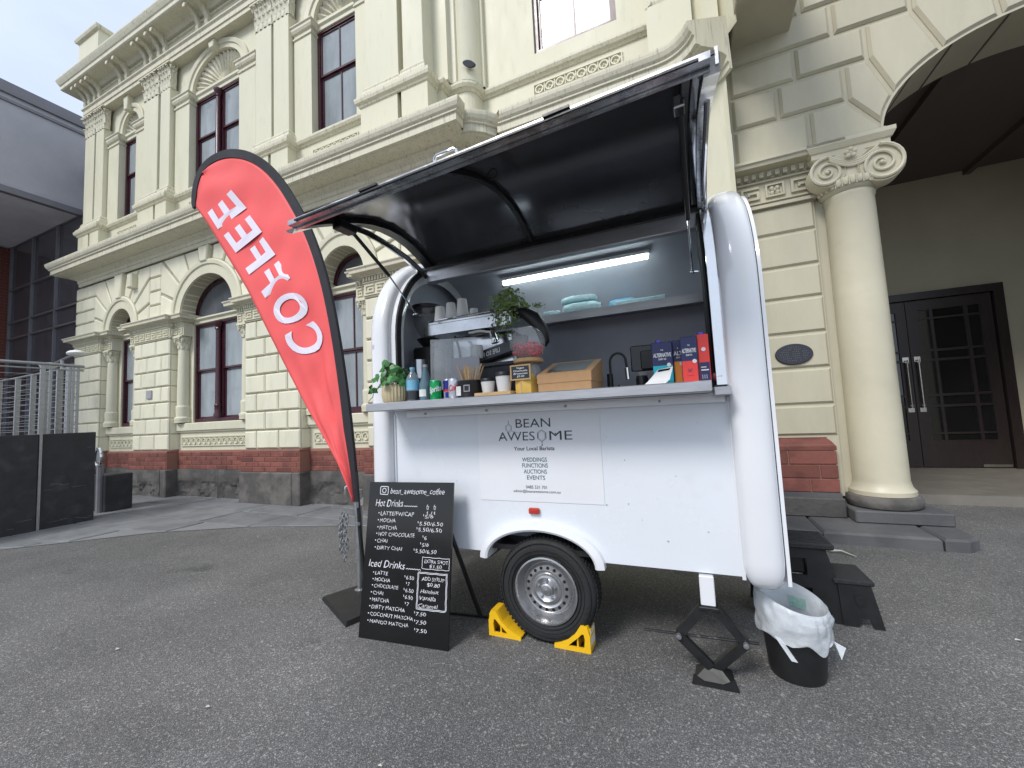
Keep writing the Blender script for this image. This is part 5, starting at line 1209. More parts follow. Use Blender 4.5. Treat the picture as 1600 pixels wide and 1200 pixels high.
# ================================================================== FEATHER FLAG
FG = thing('feather_banner', 'tall red feather banner with black edge, seen from behind so its lettering is mirrored', 'banner', (-2.25, 2.24, 0), 'W')
outer = [(-2.262, .74), (-2.272, .95), (-2.297, 1.20), (-2.335, 1.49), (-2.395, 1.85), (-2.47, 2.20), (-2.565, 2.52), (-2.70, 2.84), (-2.86, 3.11), (-3.05, 3.375), (-3.27, 3.60), (-3.52, 3.765), (-3.80, 3.865), (-4.05, 3.878), (-4.23, 3.815), (-4.325, 3.68), (-4.35, 3.52), (-4.325, 3.44)]
lead = [(-4.20, 3.35), (-4.092, 3.231), (-3.93, 3.03), (-3.793, 2.857), (-3.517, 2.512), (-3.262, 2.138), (-3.025, 1.791), (-2.77, 1.43), (-2.55, 1.14), (-2.40, .93), (-2.30, .78)]
def cr_spline(P, k=4):
    out = []
    for i in range(len(P)-1):
        p0 = P[max(i-1, 0)]; p1 = P[i]; p2 = P[i+1]; p3 = P[min(i+2, len(P)-1)]
        for j in range(k):
            t = j/k; out.append(tuple(.5*((2*p1[d])+(-p0[d]+p2[d])*t+(2*p0[d]-5*p1[d]+4*p2[d]-p3[d])*t*t+(-p0[d]+3*p1[d]-3*p2[d]+p3[d])*t**3) for d in range(len(p1))))
    return out+[P[-1]]
oc = cr_spline(outer, 4)
sw = []
for i, p in enumerate(oc):
    a = Vector(oc[max(i-1, 0)]); b = Vector(oc[min(i+1, len(oc)-1)]); d = (b-a).normalized(); n_ = Vector((-d.y, d.x)); w = .075*min(1, .35+i/14)*min(1, .45+(len(oc)-1-i)/9)
    sw.append((p[0]+n_.x*w, p[1]+n_.y*w))
YF = 2.20
vs = []
for (a, b) in zip(oc, sw): vs += [(a[0], YF-.012, a[1]), (b[0], YF-.010, b[1]), (b[0], YF+.010, b[1]), (a[0], YF+.012, a[1])]
m = len(oc); fs = [(i*4+j, (i+1)*4+j, (i+1)*4+(j+1) % 4, i*4+(j+1) % 4) for i in range(m-1) for j in range(4)]+[(0, 1, 2, 3), tuple((m-1)*4+j for j in (3, 2, 1, 0))]
part('pole_sleeve', MB().add(vs, fs), 'flagb', FG, 'W', True)
# red cloth: between sleeve inner line and leading edge, filled as a strip mesh with soft ripples
lc = cr_spline([sw[-1]]+lead, 6)[::-1]
def resample(P, n):
    L = [0]
    for a, b in zip(P, P[1:]): L.append(L[-1]+math.dist(a, b))
    out = []; j = 0
    for i in range(n):
        d = L[-1]*i/(n-1)
        while j < len(L)-2 and L[j+1] < d: j += 1
        t = (d-L[j])/max(1e-9, L[j+1]-L[j]); out.append(tuple(P[j][k]+(P[j+1][k]-P[j][k])*t for k in range(2)))
    return out
# pair points by height along the banner axis so strips run across it
NR = 110; A_ = resample(sw, NR*3); Lc = resample(lc, NR*3)
axis = Vector((-2.03, 2.75)).normalized()
def at_s(P, s):
    for a, b in zip(P, P[1:]):
        sa = Vector(a).dot(axis); sb = Vector(b).dot(axis)
        if (sa-s)*(sb-s) <= 0 and abs(sb-sa) > 1e-9: t = (s-sa)/(sb-sa); return (a[0]+(b[0]-a[0])*t, a[1]+(b[1]-a[1])*t)
    return None
im = max(range(len(A_)), key=lambda i: Vector(A_[i]).dot(axis)); right_side = A_[:im+1]; left_side = Lc+A_[:im-1:-1] if im > 0 else Lc
smin = Vector(A_[0]).dot(axis); smax = Vector(A_[im]).dot(axis); NC = 26
def ripple(s, t):
    q = (s-smin)/(smax-smin); low = max(0, 1-q*2.1)
    return sin(t*pi)*(.014*sin(s*4.2+t*3)+.030*low*sin(t*11+s*1.1)+.012*low*sin(t*23+s*2.0)+.007*sin(s*9-t*8))+.006*sin(t*pi)*sin(s*17+t*5)
grid = []
for i in range(NR+1):
    s = smin+.002+(smax-smin-.004)*i/NR; r_ = at_s(right_side, s) or A_[0]; l_ = at_s(left_side, s) or r_
    grid.append([(r_[0]+(l_[0]-r_[0])*j/NC, YF+ripple(s, j/NC), r_[1]+(l_[1]-r_[1])*j/NC) for j in range(NC+1)])
vs = [p for row_ in grid for p in row_]; q = NC+1
fs = [(i*q+j, i*q+j+1, (i+1)*q+j+1, (i+1)*q+j) for i in range(NR) for j in range(NC)]
cl = part('cloth', MB().add(vs, fs), 'red', FG, 'W', True)
sol = cl.modifiers.new('thick', 'SOLIDIFY'); sol.thickness = .002; sol.offset = 1
lt = MB(); dX = Vector((-.65, 0, .76)); nX = Vector((.953, 0, .304))
def cloth_y(x, z): 
    s = Vector((x, z)).dot(axis); r_ = at_s(right_side, s); l_ = at_s(left_side, s)
    if not r_ or not l_: return YF
    t = (x-r_[0])/(l_[0]-r_[0]) if abs(l_[0]-r_[0]) > 1e-6 else 0; return YF+ripple(s, t)
for (c, o, h, w) in (('C', (-2.765, 1.965), .315, .27), ('O', (-2.945, 2.240), .325, .29), ('F', (-3.165, 2.520), .325, .24), ('F', (-3.380, 2.770), .335, .25), ('E', (-3.565, 3.010), .345, .255), ('E', (-3.805, 3.290), .365, .27)):
    V, F, ww = text_mesh(c, .026, 6); V2 = [((x/ww-.5)*w, (y/.69-.5)*h) for x, y in V]
    P = []
    for x, y in V2:
        px = o[0]+dX.x*x+nX.x*y; pz = o[1]+dX.z*x+nX.z*y; P.append((px, cloth_y(px, pz)-.009, pz))
    lt.add(P, F)
part('lettering', lt, 'flagw', cl, 'W', fixn=False)
part('pole', MB().tube([(-2.205, 2.2, .16), (-2.245, 2.2, .50), (-2.262, 2.2, .78), (-2.275, 2.2, .95)], .014, 10), 'blackp', FG, 'W', True)
part('pole_clip', MB().tube([(-2.262, 2.185, .70), (-2.262, 2.185, .74)], .018, 8).tube([(-2.252, 2.185, .58), (-2.252, 2.185, .60)], .018, 8), 'galv', FG, 'W', True)
mb = MB(); mb.add([(-2.66, 2.22, .004), (-2.16, 1.98, .004), (-2.03, 2.42, .004), (-2.50, 2.62, .004), (-2.64, 2.22, .03), (-2.17, 2.0, .03), (-2.05, 2.40, .03), (-2.49, 2.60, .03)], [(4, 5, 6, 7), (0, 1, 5, 4), (1, 2, 6, 5), (2, 3, 7, 6), (3, 0, 4, 7), (0, 3, 2, 1)])
part('base_plate', mb, 'blackp', FG, 'W')
part('base_socket', MB().tube([(-2.20, 2.2, .03), (-2.205, 2.2, .22)], .022, 12), 'blackp', FG, 'W', True)

# ================================================================== MENU BOARD
BL = Vector((-1.993, 1.922, 0)); EX = Vector((.99445, .1052, 0)); EY = Vector((-.01607, .15187, .98827)); EN = EX.cross(EY).normalized()
if EN.y > 0: EN = -EN
MBD = thing('menu_board', 'glossy black menu board with white handwritten hot and iced drinks, leaning back on a stand', 'menu board', (-1.69, 1.96, 0), 'W')
def bpt(x, y, d=0): return BL+EX*x+EY*y+EN*d
w_, h_ = .608, .918; mb = MB(); mb.add([bpt(x, y, d) for d in (0, -.012) for x, y in ((0, 0), (w_, 0), (w_, h_), (0, h_))], [(0, 1, 2, 3), (7, 6, 5, 4), (0, 4, 5, 1), (1, 5, 6, 2), (2, 6, 7, 3), (3, 7, 4, 0)])
bd = part('board', mb, 'gloss', MBD, 'W')
TX = [('bean_awesome_coffee',0.161,0.846,0.550,0.038),('Hot Drinks',0.056,0.767,0.262,0.048),('LATTE/FW/CAP',0.099,0.713,0.344,0.026),('MOCHA',0.098,0.672,0.212,0.024),('MATCHA',0.098,0.629,0.226,0.024),('HOT CHOCOLATE',0.093,0.590,0.356,0.024),('CHAI',0.087,0.550,0.164,0.024),('DIRTY CHAI',0.089,0.509,0.272,0.023),('5/6',0.421,0.705,0.479,0.023),('5.50/6.50',0.385,0.663,0.547,0.023),('5.50/6.50',0.379,0.627,0.541,0.024),('6',0.424,0.582,0.440,0.023),('5/6',0.410,0.542,0.456,0.023),('5.50/6.50',0.367,0.504,0.511,0.023),('Iced Drinks',0.037,0.406,0.300,0.045),('LATTE',0.090,0.363,0.183,0.023),('MOCHA',0.090,0.325,0.199,0.023),('CHOCOLATE',0.088,0.290,0.262,0.022),('CHAI',0.084,0.250,0.159,0.022),('MATCHA',0.080,0.211,0.201,0.023),('DIRTY MATCHA',0.080,0.171,0.314,0.023),('COCONUT MATCHA',0.074,0.131,0.375,0.022),('MANGO MATCHA',0.074,0.092,0.346,0.021),('6.50',0.313,0.351,0.367,0.022),('7',0.326,0.315,0.340,0.022),('6.50',0.312,0.280,0.368,0.022),('6.50',0.312,0.243,0.365,0.022),('7',0.326,0.205,0.342,0.022),('7.50',0.392,0.162,0.459,0.021),('7.50',0.395,0.118,0.462,0.022),('7.50',0.398,0.074,0.468,0.021),('EXTRA SHOT',0.432,0.451,0.590,0.021),('$1.50',0.468,0.425,0.550,0.020),('ADD SYRUP',0.420,0.354,0.569,0.022),('$0.80',0.457,0.323,0.542,0.021),('Hazelnut',0.415,0.286,0.536,0.023),('Vanilla',0.410,0.248,0.518,0.025),('Caramel',0.406,0.208,0.534,0.024)]
rnd = random.Random(3)
for s, x0, y0, x1, h in TX:
    mb = MB()
    head = s in ('Hot Drinks', 'Iced Drinks'); scr = s in ('Hazelnut', 'Vanilla', 'Caramel', 'bean_awesome_coffee')
    V, F, ww = text_mesh(s, -.006 if not head else -.004, 3, .25 if (head or scr) else .08); sy = h*(.92)/.69; sx = (x1-x0)/ww
    P = []
    for x, y in V:
        X = x*sx; Y = y*sy+.0018*sin(X*90+x0*40)+.0012*sin(X*230+y0*99); P.append(bpt(x0+X+.0012*sin(Y*400+X*60), y0+Y, .0015))
    mb.add(P, F)
    if x0 < .11 and not head and s != 'bean_awesome_coffee': mb.bar(bpt(x0-.016, y0+h*.55, .0015), bpt(x0-.009, y0+h*.5, .0015), .006, .0006, up=EN)
    if x0 > .3 and s[0].isdigit() and h < .03: mb.bar(bpt(x0-.010, y0+h*1.0, .0015), bpt(x0-.008, y0+h*.5, .0015),   .0035, .0006, up=EN)
    part('lettering', mb, 'chalk', bd, 'W', fixn=False)
mb = MB()
def stroke(pts, t=.0032):
    for a, b in zip(pts, pts[1:]): mb.bar(bpt(a[0], a[1], .0015), bpt(b[0], b[1], .0015), t, .0006, up=EN)
stroke([(.268+.008*i, .770+.005*(i % 2)) for i in range(13)]); stroke([(.308+.0085*i, .408+.005*(i % 2)) for i in range(13)])
# cup symbols over the price columns
for cx in (.438, .487): stroke([(cx-.006, .775), (cx-.004, .757), (cx+.004, .757), (cx+.007, .775), (cx-.006, .775), (cx, .785)], .0026); stroke([(cx-.005, .735), (cx+.002, .746), (cx-.001, .728), (cx+.005, .73)], .0026)
stroke([(.470, .745), (.460, .722)], .003)
def wavy(x0, y0, x1, y1, d=.0):
    P = []
    for (a, b) in (((x0, y0), (x1, y0)), ((x1, y0), (x1, y1)), ((x1, y1), (x0, y1)), ((x0, y1), (x0, y0))):
        for i in range(8): t = i/8; P.append((a[0]+(b[0]-a[0])*t+.0016*sin(i*2.4), a[1]+(b[1]-a[1])*t+.0016*cos(i*2.1)))
    stroke(P+[P[0]], .0028)
wavy(.418, .418, .598, .482); wavy(.392, .196, .582, .392); wavy(.398, .202, .588, .398)
# camera-outline symbol
stroke([(.090, .842), (.140, .840), (.145, .845), (.145, .885), (.140, .890), (.090, .890), (.086, .885), (.086, .847), (.090, .842)], .0045)
stroke([(.115+.014*cos(t), .865+.014*sin(t)) for t in [2*pi*i/14 for i in range(15)]], .0045); stroke([(.133, .880), (.136, .880)], .005)
part('handwritten_mark', mb, 'chalk', bd, 'W', fixn=False)['kind'] = 'stuff'
part('rear_leg', MB().bar(bpt(.10, .80, -.03), Vector((-1.97, 2.32, .01)), .03, .015).bar(bpt(.50, .80, -.03), Vector((-1.40, 2.38, .01)), .03, .015), 'blackp', MBD, 'W')
part('foot_bar', MB().bar((-1.98, 2.30, .012), (-1.22, 2.40, .012), .014, .014), 'blackm', MBD, 'W')

# ================================================================== THINGS ON THE COUNTER
ZC = 1.4125
def foliage(parent, c, R_, n, size, m='leaf', seed=1, squash=(1, 1, 1), ivy=True, drop=0):
    rnd = random.Random(seed); mb = MB()
    for i in range(n):
        a = rnd.uniform(0, 2*pi); b = math.asin(rnd.uniform(-.3, 1)); r = R_*rnd.uniform(.45, 1)
        p = Vector((c[0]+r*cos(a)*cos(b)*squash[0], c[1]+r*sin(a)*cos(b)*squash[1], c[2]+r*sin(b)*squash[2]-(drop*rnd.random()**2 if rnd.random() < .3 else 0)))
        nn = Vector((cos(a)*.7+rnd.uniform(-.5, .5), sin(a)*.7-.5+rnd.uniform(-.5, .5), rnd.uniform(-.1, .9))).normalized(); t = nn.cross(Vector((0, 0, 1))).normalized(); u = nn.cross(t); q = rnd.uniform(0, 6); t, u = t*cos(q)+u*sin(q), u*cos(q)-t*sin(q)
        s = size*rnd.uniform(.6, 1.25); sh_ = [(0, -.5), (.42, -.42), (.55, 0), (.28, .3), (0, .62), (-.28, .3), (-.55, 0), (-.42, -.42)] if ivy else [(0, -.5), (.25, -.1), (.22, .25), (0, .5), (-.22, .25), (-.25, -.1)]
        P = [p+t*x*s+u*y*s-nn*abs(x)*s*.25 for x, y in sh_]; mb.add([p+nn*s*.05]+P, [(0, k+1, (k+1) % len(P)+1) for k in range(len(P))])
    return part('leaves', mb, m, parent, 'T', fixn=False)
# potted ivy
PT = thing('potted_plant', 'small ivy in a ribbed beige pot at the left end of the counter', 'potted plant', (-1.765, 2.13, ZC), 'T')
pc = (-1.765, 2.13)
mb = MB(); mb.lathe([(.062, ZC), (.078, ZC+.015), (.084, ZC+.05), (.082, ZC+.10), (.076, ZC+.118), (.070, ZC+.118), (.07, ZC+.10)], pc, 48, flute=.06); part('pot', mb, 'pot', PT, 'T', True)
foliage(PT, (-1.775, 2.12, ZC+.15), .125, 62, .052, 'leaf', 4, (1.05, .8, 1.0)); 
mb = MB()
for i in range(9): a = i*.7; mb.tube([(pc[0], pc[1], ZC+.1), (pc[0]+.04*cos(a), pc[1]+.04*sin(a), ZC+.17), (pc[0]+.09*cos(a), pc[1]+.08*sin(a), ZC+.2+.03*sin(i*2))], .0022, 4)
mb.tube([(pc[0]-.06, pc[1]-.05, ZC+.11), (pc[0]-.12, pc[1]-.06, ZC+.10), (pc[0]-.13, pc[1]-.06, ZC+.05), (pc[0]-.16, pc[1]-.07, ZC+.02)], .002, 4); part('stems', mb, 'stem', PT, 'T')
foliage(PT, (-1.905, 2.07, ZC+.085), .03, 5, .045, 'leaf', 9)
def bottle(name, u, v, r, h, label, lid, body='water', lab='blueb', shoulder=.62):
    t = thing(name, label, 'bottle', (u, v, ZC), 'T')
    part('body', MB().lathe([(r*.9, ZC), (r, ZC+.01), (r*.96, ZC+h*.25), (r, ZC+h*.3), (r, ZC+h*shoulder), (r*.8, ZC+h*(shoulder+.12)), (r*.38, ZC+h*.87), (r*.36, ZC+h*.93)], (u, v), 20), body, t, 'T', True)
    part('cap', MB().lathe([(r*.42, ZC+h*.93), (r*.42, ZC+h)], (u, v), 14), lid, t, 'T', True)
    if lab: part('label_band', MB().lathe([(r*1.015, ZC+h*.34), (r*1.015, ZC+h*.62)], (u, v), 20), lab, t, 'T', True); part('lower_label', MB().lathe([(r*1.012, ZC+h*.06), (r*1.0, ZC+h*.31)], (u, v), 20), 'darkmet', t, 'T', True)
    return t
bottle('water_bottle', -1.637, 2.15, .042, .225, 'clear water bottle with pale blue cap and label, beside the potted ivy', 'blueb')
t = bottle('glass_bottle', -1.545, 2.16, .040, .235, 'smoky blue sparkling water bottle beside the clear water bottle', 'galv', 'waterd', None, .45)
part('print', MB().lathe([(.0408, ZC+.03), (.0408, ZC+.075)], (-1.545, 2.16), 16, -2.4, -.9), 'whitep', t, 'T', True)
def can(u, v, m, label, txt=None, band=None, r=.033, h=.122, tm='whitep', tw=.055, th=.03, tz=.06):
    t = thing('drink_can', label, 'can', (u, v, ZC), 'T')
    part('body', MB().lathe([(r*.8, ZC), (r*.86, ZC+.004), (r, ZC+.012), (r, ZC+h-.012), (r*.86, ZC+h-.002)], (u, v), 24), m, t, 'T', True)
    part('rim', MB().lathe([(r*.87, ZC+h-.003), (r*.87, ZC+h), (r*.80, ZC+h), (r*.78, ZC+h-.004), (.0005, ZC+h-.004)], (u, v), 20), 'alu', t, 'T', True)
    if band: part('print_band', MB().lathe([(r*1.006, ZC+h*band[1]), (r*1.006, ZC+h*band[2])], (u, v), 24), band[0], t, 'T', True)
    if txt:
        V, F, ww = text_mesh(txt, .03, 4, .15); vs = []
        for x, y in V:
            s = (x/ww-.5)*tw; q = s/r+.50; vs.append((u+r*1.03*sin(q), v-r*1.03*cos(q), ZC+h*.5+(y/.69-.3)*th+s*.22))
        part('lettering', MB().add(vs, F), tm, t, 'T', fixn=False)
    return t
can(-1.428, 2.10, 'green', 'green soft drink can standing third from the left among the drinks', 'Sprite', r=.036, tw=.085, th=.034)
t = can(-1.358, 2.13, 'silverc', 'slim dark blue and silver energy drink can between the green and the white can', None, ('bluec', .45, .93), r=.028, h=.125)
part('print', MB().lathe([(.0286, ZC+.01), (.0286, ZC+.045)], (-1.358, 2.13), 8, -1.7, -.6), 'bluec', t, 'T', True); part('print', MB().lathe([(.0290, ZC+.048), (.0290, ZC+.062)], (-1.358, 2.13), 8, -2.1, -1.0), 'redc', t, 'T', True)
can(-1.298, 2.10, 'silverc', 'silver white can with red script lettering, beside the black stirrer tin', 'Coke', tm='redc', tw=.06, th=.036)
# stirrer tin
TN = thing('stirrer_tin', 'round black tin packed with wooden stirrers and a grey napkin card', 'tin', (-1.203, 2.13, ZC), 'T')
part('tin', MB().lathe([(.066, ZC), (.07, ZC+.006), (.07, ZC+.085), (.073, ZC+.09), (.073, ZC+.104), (.066, ZC+.104), (.064, ZC+.02)], (-1.203, 2.13), 28), 'blackp', TN, 'T', True)
part('tin_label', MB().box(-1.262, -1.222, 2.066, 2.068, ZC+.015, ZC+.07), 'whitep', TN, 'T'); part('tin_label', MB().box(-1.205, -1.165, 2.055, 2.058, ZC+.035, ZC+.075), 'greyp', TN, 'T'); part('tin_label', MB().box(-1.199, -1.171, 2.053, 2.055, ZC+.041, ZC+.069), 'blackp', TN, 'T')
rnd = random.Random(5)
for k in range(20):
    a = rnd.uniform(-1, 1); b = rnd.uniform(-1, 1)
    part('stirrer', MB().bar((-1.203+a*.02, 2.13+b*.02, ZC+.03), (-1.203+a*.085, 2.13+b*.03, ZC+.195+rnd.uniform(-.02, .012)), .007, .0018, up=(0, 1, 0)), 'woodl', TN, 'T')
part('napkin_card', MB().box(-1.40, -1.19, 2.235, 2.24, ZC+.08, ZC+.268), 'greyp', TN, 'T')
# cups on a wooden tray
TR = part('wooden_tray', MB().cbox(-1.135, -.905, 2.05, 2.17, ZC, ZC+.022, .004), 'woodl', None, 'T', label='small light wooden cup stand on the counter, under the two takeaway cups', cat='tray')
def cup(u, v, z, r, h, label):
    t = thing('takeaway_cup', label, 'cup', (u, v, z), 'T', 'lidded takeaway cups on the wooden stand')
    part('cup_body', MB().lathe([(r*.72, z), (r*.74, z+.003), (r*.95, z+h*.8)], (u, v), 24), 'whitep', t, 'T', True)
    part('lid', MB().lathe([(r*1.02, z+h*.78), (r*1.04, z+h*.82), (r*.98, z+h*.86), (r*.92, z+h*.98), (r*.86, z+h), (.0005, z+h*.98)], (u, v), 24), 'blackp', t, 'T', True)
cup(-1.078, 2.12, ZC+.0225, .044, .085, 'smaller white takeaway cup with black lid, left on the wooden stand')
cup(-.975, 2.12, ZC+.0225, .050, .115, 'taller white takeaway cup with black lid, right on the wooden stand')
# honey jar + chalk sign + globe jar
YJ = thing('cookie_jar', 'yellow square-shouldered jar behind the little chalk sign on the counter', 'jar', (-.85, 2.15, ZC), 'T')
part('jar_body', MB().lathe([(.060, ZC), (.066, ZC+.01), (.066, ZC+.075), (.055, ZC+.10), (.045, ZC+.115)], (-.85, 2.15), 8), 'honey', YJ, 'T', True)
CS = thing('chalk_sign', 'tiny framed chalkboard price sign in front of the globe jar', 'sign', (-.853, 2.08, ZC), 'T')
part('frame', MB().box(-.915, -.793, 2.078, 2.086, ZC+.078, ZC+.086).box(-.915, -.793, 2.078, 2.086, ZC+.156, ZC+.164).box(-.915, -.907, 2.078, 2.086, ZC+.086, ZC+.156).box(-.801, -.793, 2.078, 2.086, ZC+.086, ZC+.156), 'woodl', CS, 'T')
bo = part('slate', MB().box(-.907, -.801, 2.081, 2.086, ZC+.086, ZC+.156), 'gloss', CS, 'T')
mb = MB()
for i, s in enumerate(('Vegan', 'Cheesecake', 'Brownies', '$5.00')): put_text(mb, s, (-.854, 2.0803, ZC+.141-i*.0155), (1, 0, 0), (0, 0, 1), width=(.045, .085, .085, .045)[i], h=.010, center=True, shear=.2, bold=.01)
part('lettering', mb, 'chalk', bo, 'T', fixn=False)
part('stake', MB().box(-.858, -.850, 2.083, 2.088, ZC, ZC+.08), 'woodl', CS, 'T')
GJ = thing('sweet_jar', 'round glass jar of red and pink sweets on a wooden lid disc', 'jar', (-.857, 2.22, ZC), 'T')
part('wood_disc', MB().lathe([(.082, ZC+.185), (.088, ZC+.19), (.088, ZC+.205), (.082, ZC+.21)], (-.857, 2.22), 24), 'woodl', GJ, 'T', True)
part('lower_jar', MB().lathe([(.06, ZC), (.068, ZC+.02), (.068, ZC+.15), (.05, ZC+.185)], (-.857, 2.23), 20), 'jarglass', GJ, 'T', True)
part('globe', MB().ball((-.857, 2.22, ZC+.305), .106, 28, 16, (1, 1, .95)), 'jarglass', GJ, 'T', True)
mb = MB(); rnd = random.Random(8)
for k in range(70):
    a = rnd.uniform(0, 2*pi); r = .085*math.sqrt(rnd.random()); z = ZC+.225+rnd.uniform(0, .075); lim = math.sqrt(max(0, .095**2-(z-ZC-.305)**2)); r = min(r, lim)
    p = Vector((-.857+r*cos(a), 2.22+r*sin(a), z)); d = Vector((rnd.uniform(-1, 1), rnd.uniform(-1, 1), rnd.uniform(-.4, .4))).normalized()*.012; mb.tube([p-d, p, p+d], .0075, 6)
part('sweets', mb, 'candy', GJ, 'T', True)
# kraft box
KB = thing('pastry_box', 'brown cardboard pastry box with a window in its sloping lid', 'box', (-.6, 2.2, ZC), 'T')
x0, x1 = -.765, -.465
part('box_base', MB().cbox(x0+.003, x1-.003, 2.103, 2.40, ZC, ZC+.055, .002), 'kraft', KB, 'T')
part('box_lid', MB().add([(x0, 2.10, ZC+.05), (x1, 2.10, ZC+.05), (x1, 2.41, ZC+.05), (x0, 2.41, ZC+.05), (x0, 2.10, ZC+.098), (x1, 2.10, ZC+.098), (x1+.0, 2.41, ZC+.195), (x0, 2.41, ZC+.195)], [(0, 1, 5, 4), (1, 2, 6, 5), (2, 3, 7, 6), (3, 0, 4, 7), (4, 5, 6, 7)]), 'kraft', KB, 'T')
part('window_film', MB().add([(x0+.04, 2.14, ZC+.1122), (x1-.04, 2.14, ZC+.1122), (x1-.04, 2.37, ZC+.1842), (x0+.04, 2.37, ZC+.1842)], [(0, 1, 2, 3)]), 'darkmet', KB, 'T')
part('crumpled_film', MB().ball((-.72, 2.42, ZC+.12), .07, 9, 5, (1.3, .6, .5)), 'acryl', None, 'T', label='crumpled clear cling film bundle between the sweet jar and the box', cat='cling film')
# faucet
FT = thing('kitchen_tap', 'black gooseneck tap with hose spout behind the counter, right of the box', 'tap', (-.43, 2.5, 1.395), 'T')
part('spout', MB().tube([(-.435, 2.5, 1.40), (-.435, 2.5, 1.58)]+[(-.388-.047*cos(t), 2.5, 1.59+.052*sin(t)) for t in [pi*i/10 for i in range(11)]]+[(-.338, 2.5, 1.54)], .0075, 8), 'blackp', FT, 'T', True)
part('nozzle', MB().tube([(-.338, 2.5, 1.55), (-.335, 2.5, 1.48)], .012, 10), 'chrome', FT, 'T', True); part('body', MB().tube([(-.44, 2.5, 1.395), (-.44, 2.5, 1.52)], .018, 10).tube([(-.40, 2.5, 1.395), (-.39, 2.5, 1.45)], .006, 6), 'blackp', FT, 'T', True)
part('black_cup', MB().lathe([(.03, 1.395), (.035, 1.47), (.03, 1.49)], (-.25, 2.45), 14), 'blackp', None, 'T', True, label='small black knock pot beside the tap', cat='pot')
# tablet
TB = thing('till_tablet', 'black tablet till with a smaller black printer in front of it', 'tablet', (-.26, 2.6, 1.395), 'T')
part('screen', MB().cbox(-.325, -.195, 2.60, 2.615, 1.53, 1.69, .006), 'gloss', TB, 'T'); part('stand', MB().bar((-.26, 2.64, 1.395), (-.26, 2.61, 1.6), .05, .01), 'galv', TB, 'T'); part('printer', MB().cbox(-.262, -.18, 2.55, 2.59, 1.535, 1.65, .006), 'blackp', TB, 'T')
# drink cartons
def carton(u, v, w, h, d, top, low, label, txt=None, cap=None, split=.47, t2=None, rot=0, redtop=False):
    t = thing('drink_carton', label, 'carton', (u+w/2, v, ZC), 'T', 'milk cartons at the right end of the counter')
    a, b = u, u+w
    bdy = part('carton_body', MB().cbox(a, b, v, v+d, ZC, ZC+h*(1-.0), .002), top, t, 'T')
    part('colour_panel', MB().box(a+.003, b-.003, v-.0015, v+.001, ZC+.003, ZC+h*split), low, t, 'T')
    if cap: part('cap', MB().lathe([(.015, ZC+h), (.015, ZC+h+.014)], (a+w*.35, v+d*.4), 14), 'purple', t, 'T', True)
    if txt:
        mb = MB(); n = MB()
        put_text(mb, txt, (a+w*.5, v-.002, ZC+h*.66), (1, 0, 0), (0, 0, 1), width=w*.86, h=h*.085, center=True, bold=.03, shear=0)
        put_text(mb, 'THE', (a+w*.5, v-.002, ZC+h*.80), (1, 0, 0), (0, 0, 1), width=w*.14, h=h*.03, center=True, bold=.02)
        put_text(mb, 'DAIRY CO', (a+w*.5, v-.002, ZC+h*.59), (1, 0, 0), (0, 0, 1), width=w*.38, h=h*.035, center=True, bold=.03)
        mb.lathe_y([(.0004, v-.003), (.010, v-.003), (.010, v-.0016)], (b-w*.2, ZC+h*.47), 14)
        part('lettering', mb, 'whitep', t, 'T', fixn=False)
        if t2: put_text(n, t2, (a+w*.5, v-.002, ZC+h*.24), (1, 0, 0), (0, 0, 1), width=w*.3, h=h*.07, center=True, bold=.03); n.bar((a+w*.3, v-.002, ZC+h*.17), (a+w*.7, v-.002, ZC+h*.17), .003, .0005); part('lettering', n, 'navy', t, 'T', fixn=False)
    return t
carton(-.170, 2.22, .100, .225, .07, 'navy', 'teal', 'navy and teal milk carton behind the card reader', 'ALTERNATIVE', True, .46)
carton(-.070, 2.25, .050, .232, .07, 'navy', 'orange', 'navy carton with an orange panel, half hidden by the red fronted carton', 'ALT', False, .52)
carton(-.030, 2.18, .074, .232, .07, 'navy', 'redp', 'navy carton with a red lower front reading OAT, third from the left', 'ALTERNATIVE', False, .48, 'OAT')
t = carton(.048, 2.20, .050, .240, .07, 'redp', 'navy', 'narrow red topped carton with violet cap at the end of the row', None, True, .42)
mb = MB(); mb.lathe_y([(.0004, 2.197), (.010, 2.197), (.010, 2.199)], (.073, ZC+.165), 14); put_text(mb, 'I I I', (.060, 2.1975, ZC+.02), (1, 0, 0), (0, 0, 1), width=.02, h=.02); mb.box(.056, .090, 2.1975, 2.1985, ZC+.060, ZC+.066).box(.056, .080, 2.1975, 2.1985, ZC+.075, ZC+.079); part('print', mb, 'whitep', t, 'T', fixn=False)
CRD = thing('card_reader', 'white card payment reader tilted on its stand in front of the teal carton', 'card reader', (-.13, 2.1, ZC), 'T')
mb = MB(); mb.add([(-.200, 2.06, ZC+.004), (-.105, 2.06, ZC+.004), (-.105, 2.16, ZC+.003), (-.200, 2.16, ZC+.003), (-.205+.02, 2.06, ZC+.016), (-.10+.015, 2.06, ZC+.020), (-.070, 2.15, ZC+.088), (-.140, 2.15, ZC+.078)], [(0, 1, 5, 4), (1, 2, 6, 5), (2, 3, 7, 6), (3, 0, 4, 7), (4, 5, 6, 7), (0, 3, 2, 1)])
part('body', mb, 'whitep', CRD, 'T'); part('screen', MB().add([(-.142, 2.124, ZC+.0648), (-.088, 2.124, ZC+.0695), (-.080, 2.140, ZC+.0815), (-.137, 2.140, ZC+.0765)], [(0, 1, 2, 3)]), 'gloss', CRD, 'T')
part('cloth_bundle', MB().ball((.135, 2.28, ZC+.03), .045, 10, 6, (.8, 1, .7)).ball((.125, 2.33, ZC+.07), .03, 8, 5), 'alu', None, 'T', True, label='crumpled foil and cloth tucked at the right jamb of the opening', cat='cloth')
